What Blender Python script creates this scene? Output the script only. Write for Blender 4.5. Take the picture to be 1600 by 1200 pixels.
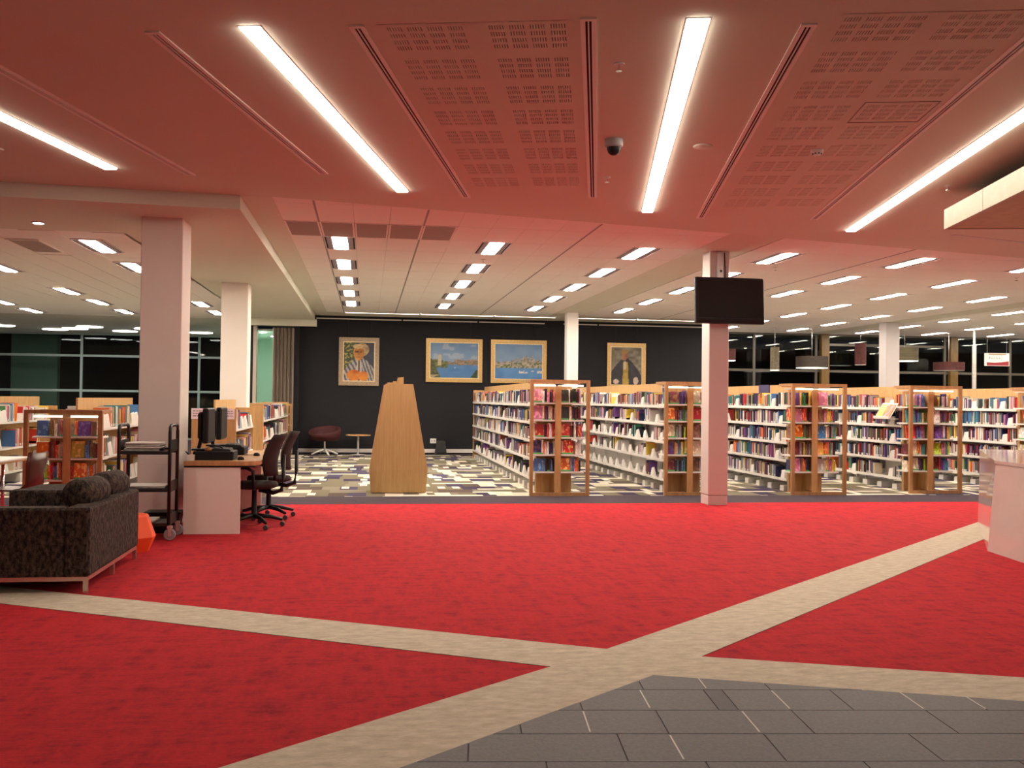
import bpy, math, random
import numpy as np
from mathutils import Matrix, Vector

for o in list(bpy.data.objects):
    bpy.data.objects.remove(o, do_unlink=True)
SC = bpy.context.scene
COL = SC.collection
R = random.Random(11)

# ------------------------------------------------------------------ camera
CAM_Z, F_PX, PITCH, ROLL, YAW = 1.40, 1514.0, 0.0163, 0.0119, 0.1476
_fw = Vector((math.sin(YAW)*math.cos(PITCH), math.cos(YAW)*math.cos(PITCH), math.sin(PITCH)))
_rt = Vector((math.cos(YAW), -math.sin(YAW), 0))
_up = _rt.cross(_fw)
_r2 = math.cos(ROLL)*_rt + math.sin(ROLL)*_up
_u2 = math.cos(ROLL)*_up - math.sin(ROLL)*_rt
cd = bpy.data.cameras.new('camera')
cd.sensor_width = 36.0
cd.lens = 36.0*F_PX/1600.0
cd.clip_end = 200
cam = bpy.data.objects.new('camera', cd)
M3 = Matrix((_r2, _u2, -_fw)).transposed()
cam.matrix_world = Matrix.Translation((0, 0, CAM_Z)) @ M3.to_4x4()
COL.objects.link(cam)
SC.camera = cam

# ------------------------------------------------------------------ night sky, exposure
wd = bpy.data.worlds.new('night')
SC.world = wd
wd.use_nodes = True
wd.node_tree.nodes['Background'].inputs[0].default_value = (0.012, 0.014, 0.02, 1)
wd.node_tree.nodes['Background'].inputs[1].default_value = 0.25
SC.view_settings.view_transform = 'Standard'
SC.view_settings.look = 'None'
SC.view_settings.gamma = 1.0
SC.view_settings.use_curve_mapping = False
SC.view_settings.exposure = 0.30
STRIP_W = 19.0       # radiance of the long strip lights
TROFFER_W = 60.0     # radiance of the recessed fittings
DISC_W = 14.0
COVE_W = 9.0
WARM = (1.0, 0.87, 0.72)
COOL = (0.92, 1.0, 0.86)

# ------------------------------------------------------------------ materials
MATS = {}
def _new(name):
    m = bpy.data.materials.new(name); m.use_nodes = True
    MATS[name] = m
    nt = m.node_tree
    return m, nt, nt.nodes['Principled BSDF']
def N(nt, t, **kw):
    n = nt.nodes.new(t)
    for k, v in kw.items():
        if k[0] == 'i' and k[1:].isdigit(): n.inputs[int(k[1:])].default_value = v
        else: setattr(n, k, v)
    return n
def L(nt, a, b): nt.links.new(a, b)
def rgb(c): return (c[0], c[1], c[2], 1)
def plain(name, c, rough=0.6, metal=0.0, spec=0.5, var=0.0, vscale=8.0, bump=0.0, bscale=60.0, coords='Object', stretch=(1, 1, 1)):
    m, nt, b = _new(name)
    b.inputs['Base Color'].default_value = rgb(c)
    b.inputs['Roughness'].default_value = rough
    b.inputs['Metallic'].default_value = metal
    b.inputs['Specular IOR Level'].default_value = spec
    if var or bump:
        tc = N(nt, 'ShaderNodeTexCoord'); mp = N(nt, 'ShaderNodeMapping')
        mp.inputs['Scale'].default_value = stretch
        L(nt, tc.outputs[coords], mp.inputs[0])
    if var:
        no = N(nt, 'ShaderNodeTexNoise'); no.inputs['Scale'].default_value = vscale; no.inputs['Detail'].default_value = 4
        L(nt, mp.outputs[0], no.inputs['Vector'])
        mr = N(nt, 'ShaderNodeMapRange'); mr.inputs[1].default_value = .3; mr.inputs[2].default_value = .7
        mr.inputs[3].default_value = 1-var; mr.inputs[4].default_value = 1+var
        L(nt, no.outputs[0], mr.inputs[0])
        mx = N(nt, 'ShaderNodeVectorMath', operation='SCALE'); mx.inputs[0].default_value = c
        L(nt, mr.outputs[0], mx.inputs['Scale']); L(nt, mx.outputs[0], b.inputs['Base Color'])
    if bump:
        n2 = N(nt, 'ShaderNodeTexNoise'); n2.inputs['Scale'].default_value = bscale
        L(nt, mp.outputs[0], n2.inputs['Vector'])
        bp = N(nt, 'ShaderNodeBump'); bp.inputs['Strength'].default_value = bump; bp.inputs['Distance'].default_value = .01
        L(nt, n2.outputs[0], bp.inputs['Height']); L(nt, bp.outputs[0], b.inputs['Normal'])
    return m
def emit(name, c, s):
    m, nt, b = _new(name)
    b.inputs['Base Color'].default_value = (.8, .8, .8, 1)
    b.inputs['Emission Color'].default_value = rgb(c)
    b.inputs['Emission Strength'].default_value = s
    return m
def wood(name, c1, c2, scale=(3, 3, .35), rough=.45):
    m, nt, b = _new(name)
    tc = N(nt, 'ShaderNodeTexCoord'); mp = N(nt, 'ShaderNodeMapping')
    mp.inputs['Scale'].default_value = scale
    L(nt, tc.outputs['Object'], mp.inputs[0])
    n1 = N(nt, 'ShaderNodeTexNoise'); n1.inputs['Scale'].default_value = 9; n1.inputs['Detail'].default_value = 6; n1.inputs['Distortion'].default_value = .6
    L(nt, mp.outputs[0], n1.inputs['Vector'])
    cr = N(nt, 'ShaderNodeValToRGB')
    cr.color_ramp.elements[0].position = .3; cr.color_ramp.elements[0].color = rgb(c1)
    cr.color_ramp.elements[1].position = .7; cr.color_ramp.elements[1].color = rgb(c2)
    L(nt, n1.outputs[0], cr.inputs[0]); L(nt, cr.outputs[0], b.inputs['Base Color'])
    b.inputs['Roughness'].default_value = rough
    return m

plain('plaster', (.67, .66, .55), .85, var=.015, vscale=1.2)
plain('tile_white', (.86, .83, .78), .9)
plain('tee_grey', (.30, .27, .25), .6)
plain('vent_brown', (.33, .24, .21), .7, var=.1, vscale=60)
plain('column_paint', (.86, .83, .77), .6, var=.02, vscale=2)
plain('pillar_paint', (.70, .66, .63), .5)
plain('wall_dark', (.0046, .0049, .0092), .8, var=.15, vscale=25, bump=.1, bscale=90)
plain('wall_white', (.62, .58, .54), .8)
plain('wall_mint', (.60, .80, .66), .7)
plain('alu', (.62, .60, .58), .35, metal=.6)
plain('alu_paint', (.72, .68, .65), .45)
plain('chrome', (.75, .73, .7), .15, metal=1)
plain('steel_white', (.80, .78, .74), .35)
plain('black_plastic', (.010, .010, .011), .45, spec=.3)
plain('black_matte', (.008, .008, .009), .8)
plain('black_metal', (.016, .015, .016), .4)
plain('screen_black', (.010, .008, .009), .5, spec=.25)
plain('orange_plastic', (1.0, .13, .03), .45)
plain('paper', (.72, .70, .64), .8, var=.12, vscale=18)
plain('paper_grey', (.38, .36, .33), .8, var=.3, vscale=24)
plain('sign_paper', (.86, .72, .76), .8)
plain('ink', (.22, .18, .22), .8)
plain('maroon_fabric', (.026, .012, .011), .85, var=.2, vscale=30)
plain('black_fabric', (.02, .014, .014), .85)
plain('red_fabric', (.055, .006, .008), .75, var=.15, vscale=20)
plain('laminate_white', (.88, .83, .76), .4)
plain('counter_gloss', (.66, .55, .52), .09, spec=.6, var=.04, vscale=5)  # white counter; pink reflected from the red carpet is mixed into its colour
plain('gilt', (.55, .36, .14), .35, metal=.35, var=.25, vscale=40)
plain('gilt_pale', (.72, .58, .33), .35, metal=.25, var=.15, vscale=40)
plain('gilt_dull', (.36, .26, .17), .45, metal=.2, var=.3, vscale=50)
plain('mullion_green', (.34, .42, .40), .4)
plain('mullion_brown', (.085, .075, .06), .4)
plain('door_slat', (.42, .355, .30), .7, var=.12, vscale=6, stretch=(1, 1, .1))
plain('shade_red', (.07, .015, .014), .8, var=.3, vscale=14)
plain('shade_beige', (.13, .11, .07), .8, var=.25, vscale=20)
plain('shade_brown', (.045, .032, .026), .8, var=.35, vscale=26, stretch=(.1, .1, 3))
plain('shade_olive', (.08, .066, .035), .8, var=.35, vscale=22, stretch=(.1, .1, 3))
plain('sofa_leg', (.66, .60, .52), .25, metal=.8)
plain('slot_paint', (.86, .82, .78), .5)
plain('housing_grey', (.33, .31, .30), .4)
plain('wing_grey', (.26, .22, .25), .5)
plain('grout', (.092, .092, .094), .9)
plain('inlay_white', (.50, .49, .46), .5)
plain('rubber', (.05, .05, .055), .6)
plain('wheel_grey', (.28, .28, .29), .45)
wood('timber', (.44, .235, .085), (.60, .355, .155))
wood('timber_pale', (.52, .31, .125), (.64, .41, .19), scale=(2, 2, .5))
wood('timber_frame', (.36, .18, .075), (.50, .275, .12))
wood('timber_kiosk', (.43, .27, .105), (.52, .345, .15), scale=(5, 5, .25))
wood('timber_dark', (.30, .15, .05), (.42, .22, .08))
wood('timber_post', (.11, .062, .012), (.16, .092, .02))
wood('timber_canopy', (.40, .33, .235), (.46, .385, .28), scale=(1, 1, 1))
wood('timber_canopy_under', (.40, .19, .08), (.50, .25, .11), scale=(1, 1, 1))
wood('ply_brown', (.085, .03, .022), (.14, .05, .035), rough=.3)
emit('strip_glow', WARM, STRIP_W)
emit('troffer_glow', WARM, TROFFER_W)
emit('disc_glow', (1, .97, .9), DISC_W)
emit('cove_glow', WARM, COVE_W)
emit('corridor_glow', (1, .97, .9), 270.0)
emit('lamp_glow', (1, .93, .8), 4.0)
emit('bar_glow', (1, .9, .8), 1.1)

def mat_red_carpet():
    m, nt, b = _new('red_carpet')
    tc = N(nt, 'ShaderNodeTexCoord')
    def blotch(scale, stretch, lo, hi):
        mp = N(nt, 'ShaderNodeMapping'); mp.inputs['Scale'].default_value = stretch
        mp.inputs['Rotation'].default_value = (0, 0, .12)
        L(nt, tc.outputs['Object'], mp.inputs[0])
        n = N(nt, 'ShaderNodeTexNoise'); n.inputs['Scale'].default_value = scale; n.inputs['Detail'].default_value = 5; n.inputs['Roughness'].default_value = .65
        L(nt, mp.outputs[0], n.inputs['Vector'])
        mr = N(nt, 'ShaderNodeMapRange'); mr.inputs[1].default_value = lo; mr.inputs[2].default_value = hi
        L(nt, n.outputs[0], mr.inputs[0]); return mr.outputs[0]
    a = blotch(4.2, (1.0, 3.4, 1), .40, .64)
    c = blotch(3.4, (3.6, 1.0, 1), .38, .66)
    f = blotch(30, (1, 2.2, 1), .35, .65)
    mul = N(nt, 'ShaderNodeMath', operation='MULTIPLY'); L(nt, a, mul.inputs[0]); L(nt, c, mul.inputs[1])
    ad = N(nt, 'ShaderNodeMath', operation='MULTIPLY_ADD'); ad.inputs[1].default_value = .42; L(nt, f, ad.inputs[0]); L(nt, mul.outputs[0], ad.inputs[2])
    mix = N(nt, 'ShaderNodeMix', data_type='RGBA')
    mix.inputs[6].default_value = (.60, .028, .037, 1); mix.inputs[7].default_value = (.30, .012, .026, 1)
    L(nt, ad.outputs[0], mix.inputs[0]); L(nt, mix.outputs[2], b.inputs['Base Color'])
    b.inputs['Roughness'].default_value = .95; b.inputs['Specular IOR Level'].default_value = .15
    bp = N(nt, 'ShaderNodeBump'); bp.inputs['Strength'].default_value = .25; bp.inputs['Distance'].default_value = .006
    n2 = N(nt, 'ShaderNodeTexNoise'); n2.inputs['Scale'].default_value = 160; L(nt, tc.outputs['Object'], n2.inputs['Vector'])
    L(nt, n2.outputs[0], bp.inputs['Height']); L(nt, bp.outputs[0], b.inputs['Normal'])
mat_red_carpet()
def mat_speckle(name, c1, c2, scale=30, stretch=(1, 1, 1), rough=.9, lo=.35, hi=.68):
    m, nt, b = _new(name)
    tc = N(nt, 'ShaderNodeTexCoord'); mp = N(nt, 'ShaderNodeMapping'); mp.inputs['Scale'].default_value = stretch
    L(nt, tc.outputs['Object'], mp.inputs[0])
    n = N(nt, 'ShaderNodeTexNoise'); n.inputs['Scale'].default_value = scale; n.inputs['Detail'].default_value = 8; n.inputs['Roughness'].default_value = .7
    L(nt, mp.outputs[0], n.inputs['Vector'])
    cr = N(nt, 'ShaderNodeValToRGB')
    cr.color_ramp.elements[0].position = lo; cr.color_ramp.elements[0].color = rgb(c1)
    cr.color_ramp.elements[1].position = hi; cr.color_ramp.elements[1].color = rgb(c2)
    L(nt, n.outputs[0], cr.inputs[0]); L(nt, cr.outputs[0], b.inputs['Base Color'])
    b.inputs['Roughness'].default_value = rough; b.inputs['Specular IOR Level'].default_value = .2
mat_speckle('cream_carpet', (.50, .45, .34), (.72, .67, .54), 9, (1, 2.2, 1))
mat_speckle('dark_carpet', (.040, .029, .042), (.078, .058, .076), 40)
mat_speckle('stone_grey', (.098, .100, .104), (.150, .152, .156), 70, rough=.55)
mat_speckle('stone_dark', (.065, .068, .082), (.09, .093, .11), 70, rough=.55)
mat_speckle('sofa_fabric', (.014, .011, .011), (.125, .092, .072), 34, (1, 1, .6), .9, .42, .66)

def mat_pattern():
    """woven carpet of cream, olive, purple and brown bars: flat print"""
    m, nt, b = _new('patterned_carpet')
    tc = N(nt, 'ShaderNodeTexCoord'); sp = N(nt, 'ShaderNodeSeparateXYZ'); L(nt, tc.outputs['Object'], sp.inputs[0])
    def M(op, a, bb=None, c=None):
        n = N(nt, 'ShaderNodeMath', operation=op)
        for i, v in enumerate((a, bb, c)):
            if v is None: continue
            if isinstance(v, (int, float)): n.inputs[i].default_value = v
            else: L(nt, v, n.inputs[i])
        return n.outputs[0]
    def wn(a, bb):
        cx = N(nt, 'ShaderNodeCombineXYZ')
        for i, v in enumerate((a, bb)):
            if isinstance(v, (int, float)): cx.inputs[i].default_value = v
            else: L(nt, v, cx.inputs[i])
        w = N(nt, 'ShaderNodeTexWhiteNoise', noise_dimensions='3D'); L(nt, cx.outputs[0], w.inputs['Vector']); return w.outputs['Value']
    def cells(h, ln, seed):
        row = M('FLOOR', M('DIVIDE', sp.outputs['Y'], h))
        off = M('MULTIPLY', wn(row, seed), 7.3)
        xx = M('ADD', M('DIVIDE', sp.outputs['X'], ln), off)
        cellx = M('FLOOR', xx)
        return wn(M('MULTIPLY_ADD', row, 13.7, seed), cellx), M('FRACT', M('DIVIDE', sp.outputs['Y'], h)), M('FRACT', xx)
    v1, fy, fx = cells(.50, .27, 1.3)
    cr = N(nt, 'ShaderNodeValToRGB'); e = cr.color_ramp; e.interpolation = 'CONSTANT'
    e.elements[0].position = 0; e.elements[0].color = (.17, .15, .10, 1)
    e.elements[1].position = .30; e.elements[1].color = (.050, .038, .075, 1)
    for p, c in ((.50, (.62, .58, .47, 1)), (.60, (.22, .20, .15, 1)), (.84, (.10, .075, .06, 1)), (.92, (.07, .06, .11, 1))):
        k = e.elements.new(p); k.color = c
    L(nt, v1, cr.inputs[0])
    # long thin pale bars
    v2, fy2, fx2 = cells(.50, .60, 5.1)
    thin = M('MULTIPLY', M('GREATER_THAN', v2, .73), M('LESS_THAN', fy2, .30))
    # small squares
    v3, fy3, fx3 = cells(.50, .115, 9.7)
    sq = M('MULTIPLY', M('GREATER_THAN', v3, .90), M('GREATER_THAN', fy3, .34))
    mk = M('MAXIMUM', thin, sq)
    mix = N(nt, 'ShaderNodeMix', data_type='RGBA'); mix.inputs[7].default_value = (.72, .68, .58, 1)
    L(nt, mk, mix.inputs[0]); L(nt, cr.outputs[0], mix.inputs[6]); L(nt, mix.outputs[2], b.inputs['Base Color'])
    b.inputs['Roughness'].default_value = .95; b.inputs['Specular IOR Level'].default_value = .15
mat_pattern()

def mat_book():
    m, nt, b = _new('book_cover')
    oi = N(nt, 'ShaderNodeObjectInfo'); tc = N(nt, 'ShaderNodeTexCoord')
    ad = N(nt, 'ShaderNodeVectorMath', operation='ADD'); L(nt, tc.outputs['Generated'], ad.inputs[0])
    sc = N(nt, 'ShaderNodeVectorMath', operation='SCALE'); sc.inputs[0].default_value = (17, 31, 23); L(nt, oi.outputs['Random'], sc.inputs['Scale'])
    L(nt, sc.outputs[0], ad.inputs[1])
    no = N(nt, 'ShaderNodeTexNoise'); no.inputs['Scale'].default_value = 3.2; no.inputs['Detail'].default_value = 2
    L(nt, ad.outputs[0], no.inputs['Vector'])
    mr = N(nt, 'ShaderNodeMapRange'); mr.inputs[1].default_value = .52; mr.inputs[2].default_value = .60; L(nt, no.outputs[0], mr.inputs[0])
    hs = N(nt, 'ShaderNodeHueSaturation'); hs.inputs['Saturation'].default_value = .8; hs.inputs['Value'].default_value = 1.9
    L(nt, oi.outputs['Color'], hs.inputs['Color'])
    ma = N(nt, 'ShaderNodeMath', operation='MULTIPLY_ADD'); ma.inputs[1].default_value = .22; ma.inputs[2].default_value = .40
    L(nt, oi.outputs['Random'], ma.inputs[0]); L(nt, ma.outputs[0], hs.inputs['Hue'])
    mf = N(nt, 'ShaderNodeMath', operation='MULTIPLY'); mf.inputs[1].default_value = .75; L(nt, mr.outputs[0], mf.inputs[0])
    mix = N(nt, 'ShaderNodeMix', data_type='RGBA'); L(nt, mf.outputs[0], mix.inputs[0])
    L(nt, oi.outputs['Color'], mix.inputs[6]); L(nt, hs.outputs[0], mix.inputs[7])
    # small green shelf sticker low on some covers
    sp = N(nt, 'ShaderNodeSeparateXYZ'); L(nt, tc.outputs['Generated'], sp.inputs[0])
    lt = N(nt, 'ShaderNodeMath', operation='LESS_THAN'); lt.inputs[1].default_value = .10; L(nt, sp.outputs['Z'], lt.inputs[0])
    gt = N(nt, 'ShaderNodeMath', operation='GREATER_THAN'); gt.inputs[1].default_value = .6; L(nt, oi.outputs['Random'], gt.inputs[0])
    mm = N(nt, 'ShaderNodeMath', operation='MULTIPLY'); L(nt, lt.outputs[0], mm.inputs[0]); L(nt, gt.outputs[0], mm.inputs[1])
    m2 = N(nt, 'ShaderNodeMix', data_type='RGBA'); m2.inputs[7].default_value = (.12, .45, .14, 1)
    L(nt, mm.outputs[0], m2.inputs[0]); L(nt, mix.outputs[2], m2.inputs[6]); L(nt, m2.outputs[2], b.inputs['Base Color'])
    b.inputs['Roughness'].default_value = .4
mat_book()
def mat_attr(name, rough=.5):
    m, nt, b = _new(name)
    a = N(nt, 'ShaderNodeAttribute', attribute_name='Col'); L(nt, a.outputs['Color'], b.inputs['Base Color'])
    b.inputs['Roughness'].default_value = rough
mat_attr('print_colour', .45)
mat_attr('canvas_paint', .55)
def mat_glass():
    m, nt, b = _new('window_glass')
    out = nt.nodes['Material Output']
    tr = N(nt, 'ShaderNodeBsdfTransparent'); tr.inputs[0].default_value = (.80, .86, .84, 1)
    gl = N(nt, 'ShaderNodeBsdfGlossy'); gl.inputs['Roughness'].default_value = .02
    fr = N(nt, 'ShaderNodeFresnel'); fr.inputs[0].default_value = 1.33
    mx = N(nt, 'ShaderNodeMixShader'); L(nt, fr.outputs[0], mx.inputs[0]); L(nt, tr.outputs[0], mx.inputs[1]); L(nt, gl.outputs[0], mx.inputs[2])
    L(nt, mx.outputs[0], out.inputs[0])
mat_glass()

# ------------------------------------------------------------------ mesh helpers
class MB:
    def __init__(s): s.v = []; s.f = []; s.m = []; s.s = []; s.mats = []
    def mi(s, m):
        if m not in s.mats: s.mats.append(m)
        return s.mats.index(m)
    def add(s, vs, fs, m, smooth=False):
        b = len(s.v); s.v += [tuple(p) for p in vs]; k = s.mi(m)
        for f in fs: s.f.append(tuple(i+b for i in f)); s.m.append(k); s.s.append(smooth)
        return s
    def box(s, x0, x1, y0, y1, z0, z1, m):
        vs = [(x0,y0,z0),(x1,y0,z0),(x1,y1,z0),(x0,y1,z0),(x0,y0,z1),(x1,y0,z1),(x1,y1,z1),(x0,y1,z1)]
        return s.add(vs, [(0,3,2,1),(4,5,6,7),(0,1,5,4),(1,2,6,5),(2,3,7,6),(3,0,4,7)], m)
    def cbox(s, x0, x1, y0, y1, z0, z1, m, b=.01):
        # box with its vertical and top edges eased (stacked loops)
        def loop(i, z):
            return [(x0+i+b,y0+i,z),(x1-i-b,y0+i,z),(x1-i,y0+i+b,z),(x1-i,y1-i-b,z),(x1-i-b,y1-i,z),(x0+i+b,y1-i,z),(x0+i,y1-i-b,z),(x0+i,y0+i+b,z)]
        vs = loop(b*.6, z0)+loop(0, z0+b)+loop(0, z1-b)+loop(b*.6, z1)
        fs = [tuple(reversed(range(8))), tuple(range(24, 32))]
        for k in range(3):
            for i in range(8):
                j = (i+1) % 8; fs.append((k*8+i, k*8+j, k*8+8+j, k*8+8+i))
        return s.add(vs, fs, m)
    def prism(s, poly, z0, z1, m):
        n = len(poly)
        vs = [(p[0], p[1], z0) for p in poly]+[(p[0], p[1], z1) for p in poly]
        fs = [tuple(reversed(range(n))), tuple(range(n, 2*n))]+[(i, (i+1) % n, n+(i+1) % n, n+i) for i in range(n)]
        return s.add(vs, fs, m)
    def hexa(s, bot, top, m):
        """8 corner solid, bottom loop and top loop anticlockwise"""
        n = len(bot)
        fs = [tuple(reversed(range(n))), tuple(range(n, 2*n))]+[(i, (i+1) % n, n+(i+1) % n, n+i) for i in range(n)]
        return s.add(list(bot)+list(top), fs, m)
    def lathe(s, prof, m, c=(0, 0, 0), n=16, smooth=True, axis='z'):
        vs = []; fs = []
        for r, z in prof:
            for i in range(n):
                a = 2*math.pi*i/n; p = (r*math.cos(a), r*math.sin(a), z)
                if axis == 'x': p = (p[2], p[0], p[1])
                if axis == 'y': p = (p[1], p[2], p[0])
                vs.append((c[0]+p[0], c[1]+p[1], c[2]+p[2]))
        for k in range(len(prof)-1):
            for i in range(n):
                j = (i+1) % n; fs.append((k*n+i, k*n+j, k*n+n+j, k*n+n+i))
        s.add(vs, fs, m, smooth)
        b = len(prof)-1
        return s.add(vs[:n]+vs[b*n:], [tuple(reversed(range(n))), tuple(range(n, 2*n))], m)
    def tube(s, pts, r, m, n=8):
        pts = [Vector(p) for p in pts]; vs = []; fs = []
        for k, p in enumerate(pts):
            t = (pts[min(k+1, len(pts)-1)]-pts[max(k-1, 0)]).normalized()
            a = Vector((0, 0, 1)) if abs(t.z) < .9 else Vector((1, 0, 0))
            u = t.cross(a).normalized(); w = u.cross(t)
            rr = r[k] if isinstance(r, (list, tuple)) else r
            for i in range(n):
                an = 2*math.pi*i/n; vs.append(p+u*rr*math.cos(an)+w*rr*math.sin(an))
        for k in range(len(pts)-1):
            for i in range(n):
                j = (i+1) % n; fs.append((k*n+i, k*n+j, k*n+n+j, k*n+n+i))
        fs += [tuple(reversed(range(n))), tuple(range((len(pts)-1)*n, len(pts)*n))]
        return s.add(vs, fs, m, True)
    def beam(s, p, q, w, h, m):
        p, q = Vector(p), Vector(q); t = (q-p).normalized()
        a = Vector((0, 0, 1)) if abs(t.z) < .9 else Vector((1, 0, 0))
        u = t.cross(a).normalized()*w/2; v = u.cross(t).normalized()*h/2
        vs = [p-u-v, p+u-v, p+u+v, p-u+v, q-u-v, q+u-v, q+u+v, q-u+v]
        return s.add(vs, [(0,1,2,3),(7,6,5,4),(0,4,5,1),(1,5,6,2),(2,6,7,3),(3,7,4,0)], m)
    def mesh(s, name):
        me = bpy.data.meshes.new(name); me.from_pydata(s.v, [], s.f)
        for k in s.mats: me.materials.append(MATS[k])
        me.polygons.foreach_set('material_index', s.m); me.polygons.foreach_set('use_smooth', s.s)
        me.update(); return me
    def build(s, name, parent=None):
        return put(name, s.mesh(name), parent)
def put(name, me, parent=None, loc=None, rz=None, scale=None):
    o = bpy.data.objects.new(name, me); COL.objects.link(o)
    if parent is not None: o.parent = parent
    if loc is not None: o.location = loc
    if rz is not None: o.rotation_euler = (0, 0, rz)
    if scale is not None: o.scale = scale
    return o
def empty(name, loc=(0, 0, 0), rz=0.0):
    o = bpy.data.objects.new(name, None); o.empty_display_size = .1; COL.objects.link(o)
    o.location = loc; o.rotation_euler = (0, 0, rz); return o
def tag(o, label=None, cat=None, group=None, kind=None):
    if label: o['label'] = label
    if cat: o['category'] = cat
    if group: o['group'] = group
    if kind: o['kind'] = kind
    return o
def struct(o, label=None):
    o['kind'] = 'structure'
    if label: o['label'] = label
    return o
def thing(name, label, cat, loc=(0, 0, 0), rz=0.0, group=None):
    return tag(empty(name, loc, rz), label, cat, group)
def copy_tree(o, parent=None):
    c = o.copy(); COL.objects.link(c); c.parent = parent
    for ch in list(o.children): copy_tree(ch, c)
    return c
def clip(poly, n, d):
    """keep the side n.p <= d of a polygon"""
    out = []
    for i in range(len(poly)):
        a, b = poly[i], poly[(i+1) % len(poly)]
        da = n[0]*a[0]+n[1]*a[1]-d; db = n[0]*b[0]+n[1]*b[1]-d
        if da <= 0: out.append(a)
        if (da < 0 < db) or (db < 0 < da):
            t = da/(da-db); out.append((a[0]+(b[0]-a[0])*t, a[1]+(b[1]-a[1])*t))
    return out
ORD = ['first', 'second', 'third', 'fourth', 'fifth', 'sixth', 'seventh', 'eighth', 'ninth', 'tenth', 'eleventh', 'twelfth', 'thirteenth', 'fourteenth', 'fifteenth', 'sixteenth', 'seventeenth', 'eighteenth', 'nineteenth', 'twentieth']

CEIL = 3.46      # plaster and tile ceiling
LOW = 3.316      # lower ceiling on the left
WALL_Y = 24.7
TH = math.radians(13.5)
E1 = (math.sin(TH), math.cos(TH)); E2 = (math.cos(TH), -math.sin(TH))
def ac(a, c): return (E1[0]*a+E2[0]*c, E1[1]*a+E2[1]*c)     # (along, across) of the angled ceiling to x, y

# ------------------------------------------------------------------ floor
fl = struct(MB().box(-13, 26, -4.2, 34, -.06, -.012, 'grout').build('floor'), 'carpeted library floor with red, cream, patterned and stone areas')
struct(MB().box(-13, 26, -4.2, 12.95, -.012, 0, 'red_carpet').build('red_carpet', fl))
struct(MB().box(-13, 26, 12.95, 13.95, -.012, .001, 'dark_carpet').build('dark_border', fl))
struct(MB().box(-13, 26, 13.95, 24.2, -.012, 0, 'patterned_carpet').build('patterned_carpet', fl))
struct(MB().box(-13, 26, 24.2, 34, -.012, .001, 'dark_carpet').build('dark_border', fl))
CROSS = [(-9, 11.1), (-2, 7.18), (1.35, 5.34), (8.6, 11.9), (9.2, 11.9), (1.83, 5.13), (3.36, 4.56), (9, 2.46), (9, 1.98), (3.08, 4.18), (1.46, 4.8), (.15, 3.71), (-3.2, .9), (-4.0, .97), (-.53, 3.79), (.97, 5.02), (-2.4, 6.91), (-9, 10.61)]
struct(MB().prism(CROSS[::-1], 0, .004, 'cream_carpet').build('cream_strip', fl))
# stone paving, tile by tile
BOUND = [(1.46, 4.8), (9, 1.98), (9, -3), (-4.5, -3), (-3.2, .9), (.15, 3.71)]
struct(MB().prism(BOUND[::-1], 0, .002, 'grout').build('paving_bed', fl))
TE = math.radians(-6.4); TX = (math.cos(TE), math.sin(TE)); TY = (-math.sin(TE), math.cos(TE))
def tl(u, v): return (1.32+TX[0]*u+TY[0]*v, 4.565+TX[1]*u+TY[1]*v)
LINES = []
for i in range(len(BOUND)):
    a, b = BOUND[i], BOUND[(i+1) % len(BOUND)]
    n = (-(b[1]-a[1]), (b[0]-a[0])); LINES.append((n, n[0]*a[0]+n[1]*a[1]))
def paving(u0, u1, v0, v1, m, name, g=.003, z=.006):
    p = [tl(u0+g, v0+g), tl(u1-g, v0+g), tl(u1-g, v1-g), tl(u0+g, v1-g)]
    for n, d in LINES:
        p = clip(p, n, d)
        if len(p) < 3: return
    struct(MB().prism(p, 0, z, m).build(name, fl))
OFF = {0: .02, -1: -.31, -2: .02, 1: .31, -3: -.2, -4: .1}
for row in range(-5, 2):
    o = OFF.get(row, .0)
    for k in range(-6, 12):
        u0 = o+k*.62
        mm = 'stone_grey'
        if row == -1 and k == 1: paving(u0, u0+.09, row*.31, row*.31+.31, 'stone_dark', 'paving_stone'); u0 += .09
        if row == -1 and k == 5: paving(u0, u0+.12, row*.31, row*.31+.31, 'stone_dark', 'paving_stone'); u0 += .12
        paving(u0, o+(k+1)*.62, row*.31-.31*0, row*.31+.31, mm, 'paving_stone')
for (u, v) in ((0, -.30), (-.31, -.62), (.02, -.93), (.33, .0), (.64, -.31), (1.26, -.31), (.41, -.62), (1.55, -.31), (2.3, -.62)):
    paving(u-.0035, u+.0035, v+.02, v+.29, 'inlay_white', 'joint_inlay', 0, .0075)

# ------------------------------------------------------------------ outer walls
struct(MB().box(-13.2, -13, -4.2, 34, 0, 3.5, 'wall_white').build('wall_left'))
struct(MB().box(26, 26.2, -4.2, 34, 0, 3.5, 'wall_white').build('wall_right'))
struct(MB().box(-13.2, 26.2, -4.4, -4.2, 0, 3.5, 'wall_white').build('wall_behind'))
struct(MB().box(-1.78, 9.25, WALL_Y, WALL_Y+.2, 0, CEIL, 'wall_dark').build('wall_back'), 'charcoal feature wall with framed paintings')
struct(MB().box(9.05, 9.25, WALL_Y+.2, 27.2, 0, CEIL, 'wall_white').build('wall_return'))
struct(MB().box(-1.76, 9.2, WALL_Y-.022, WALL_Y, .03, .125, 'alu_paint').build('baseboard_back'))
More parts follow.
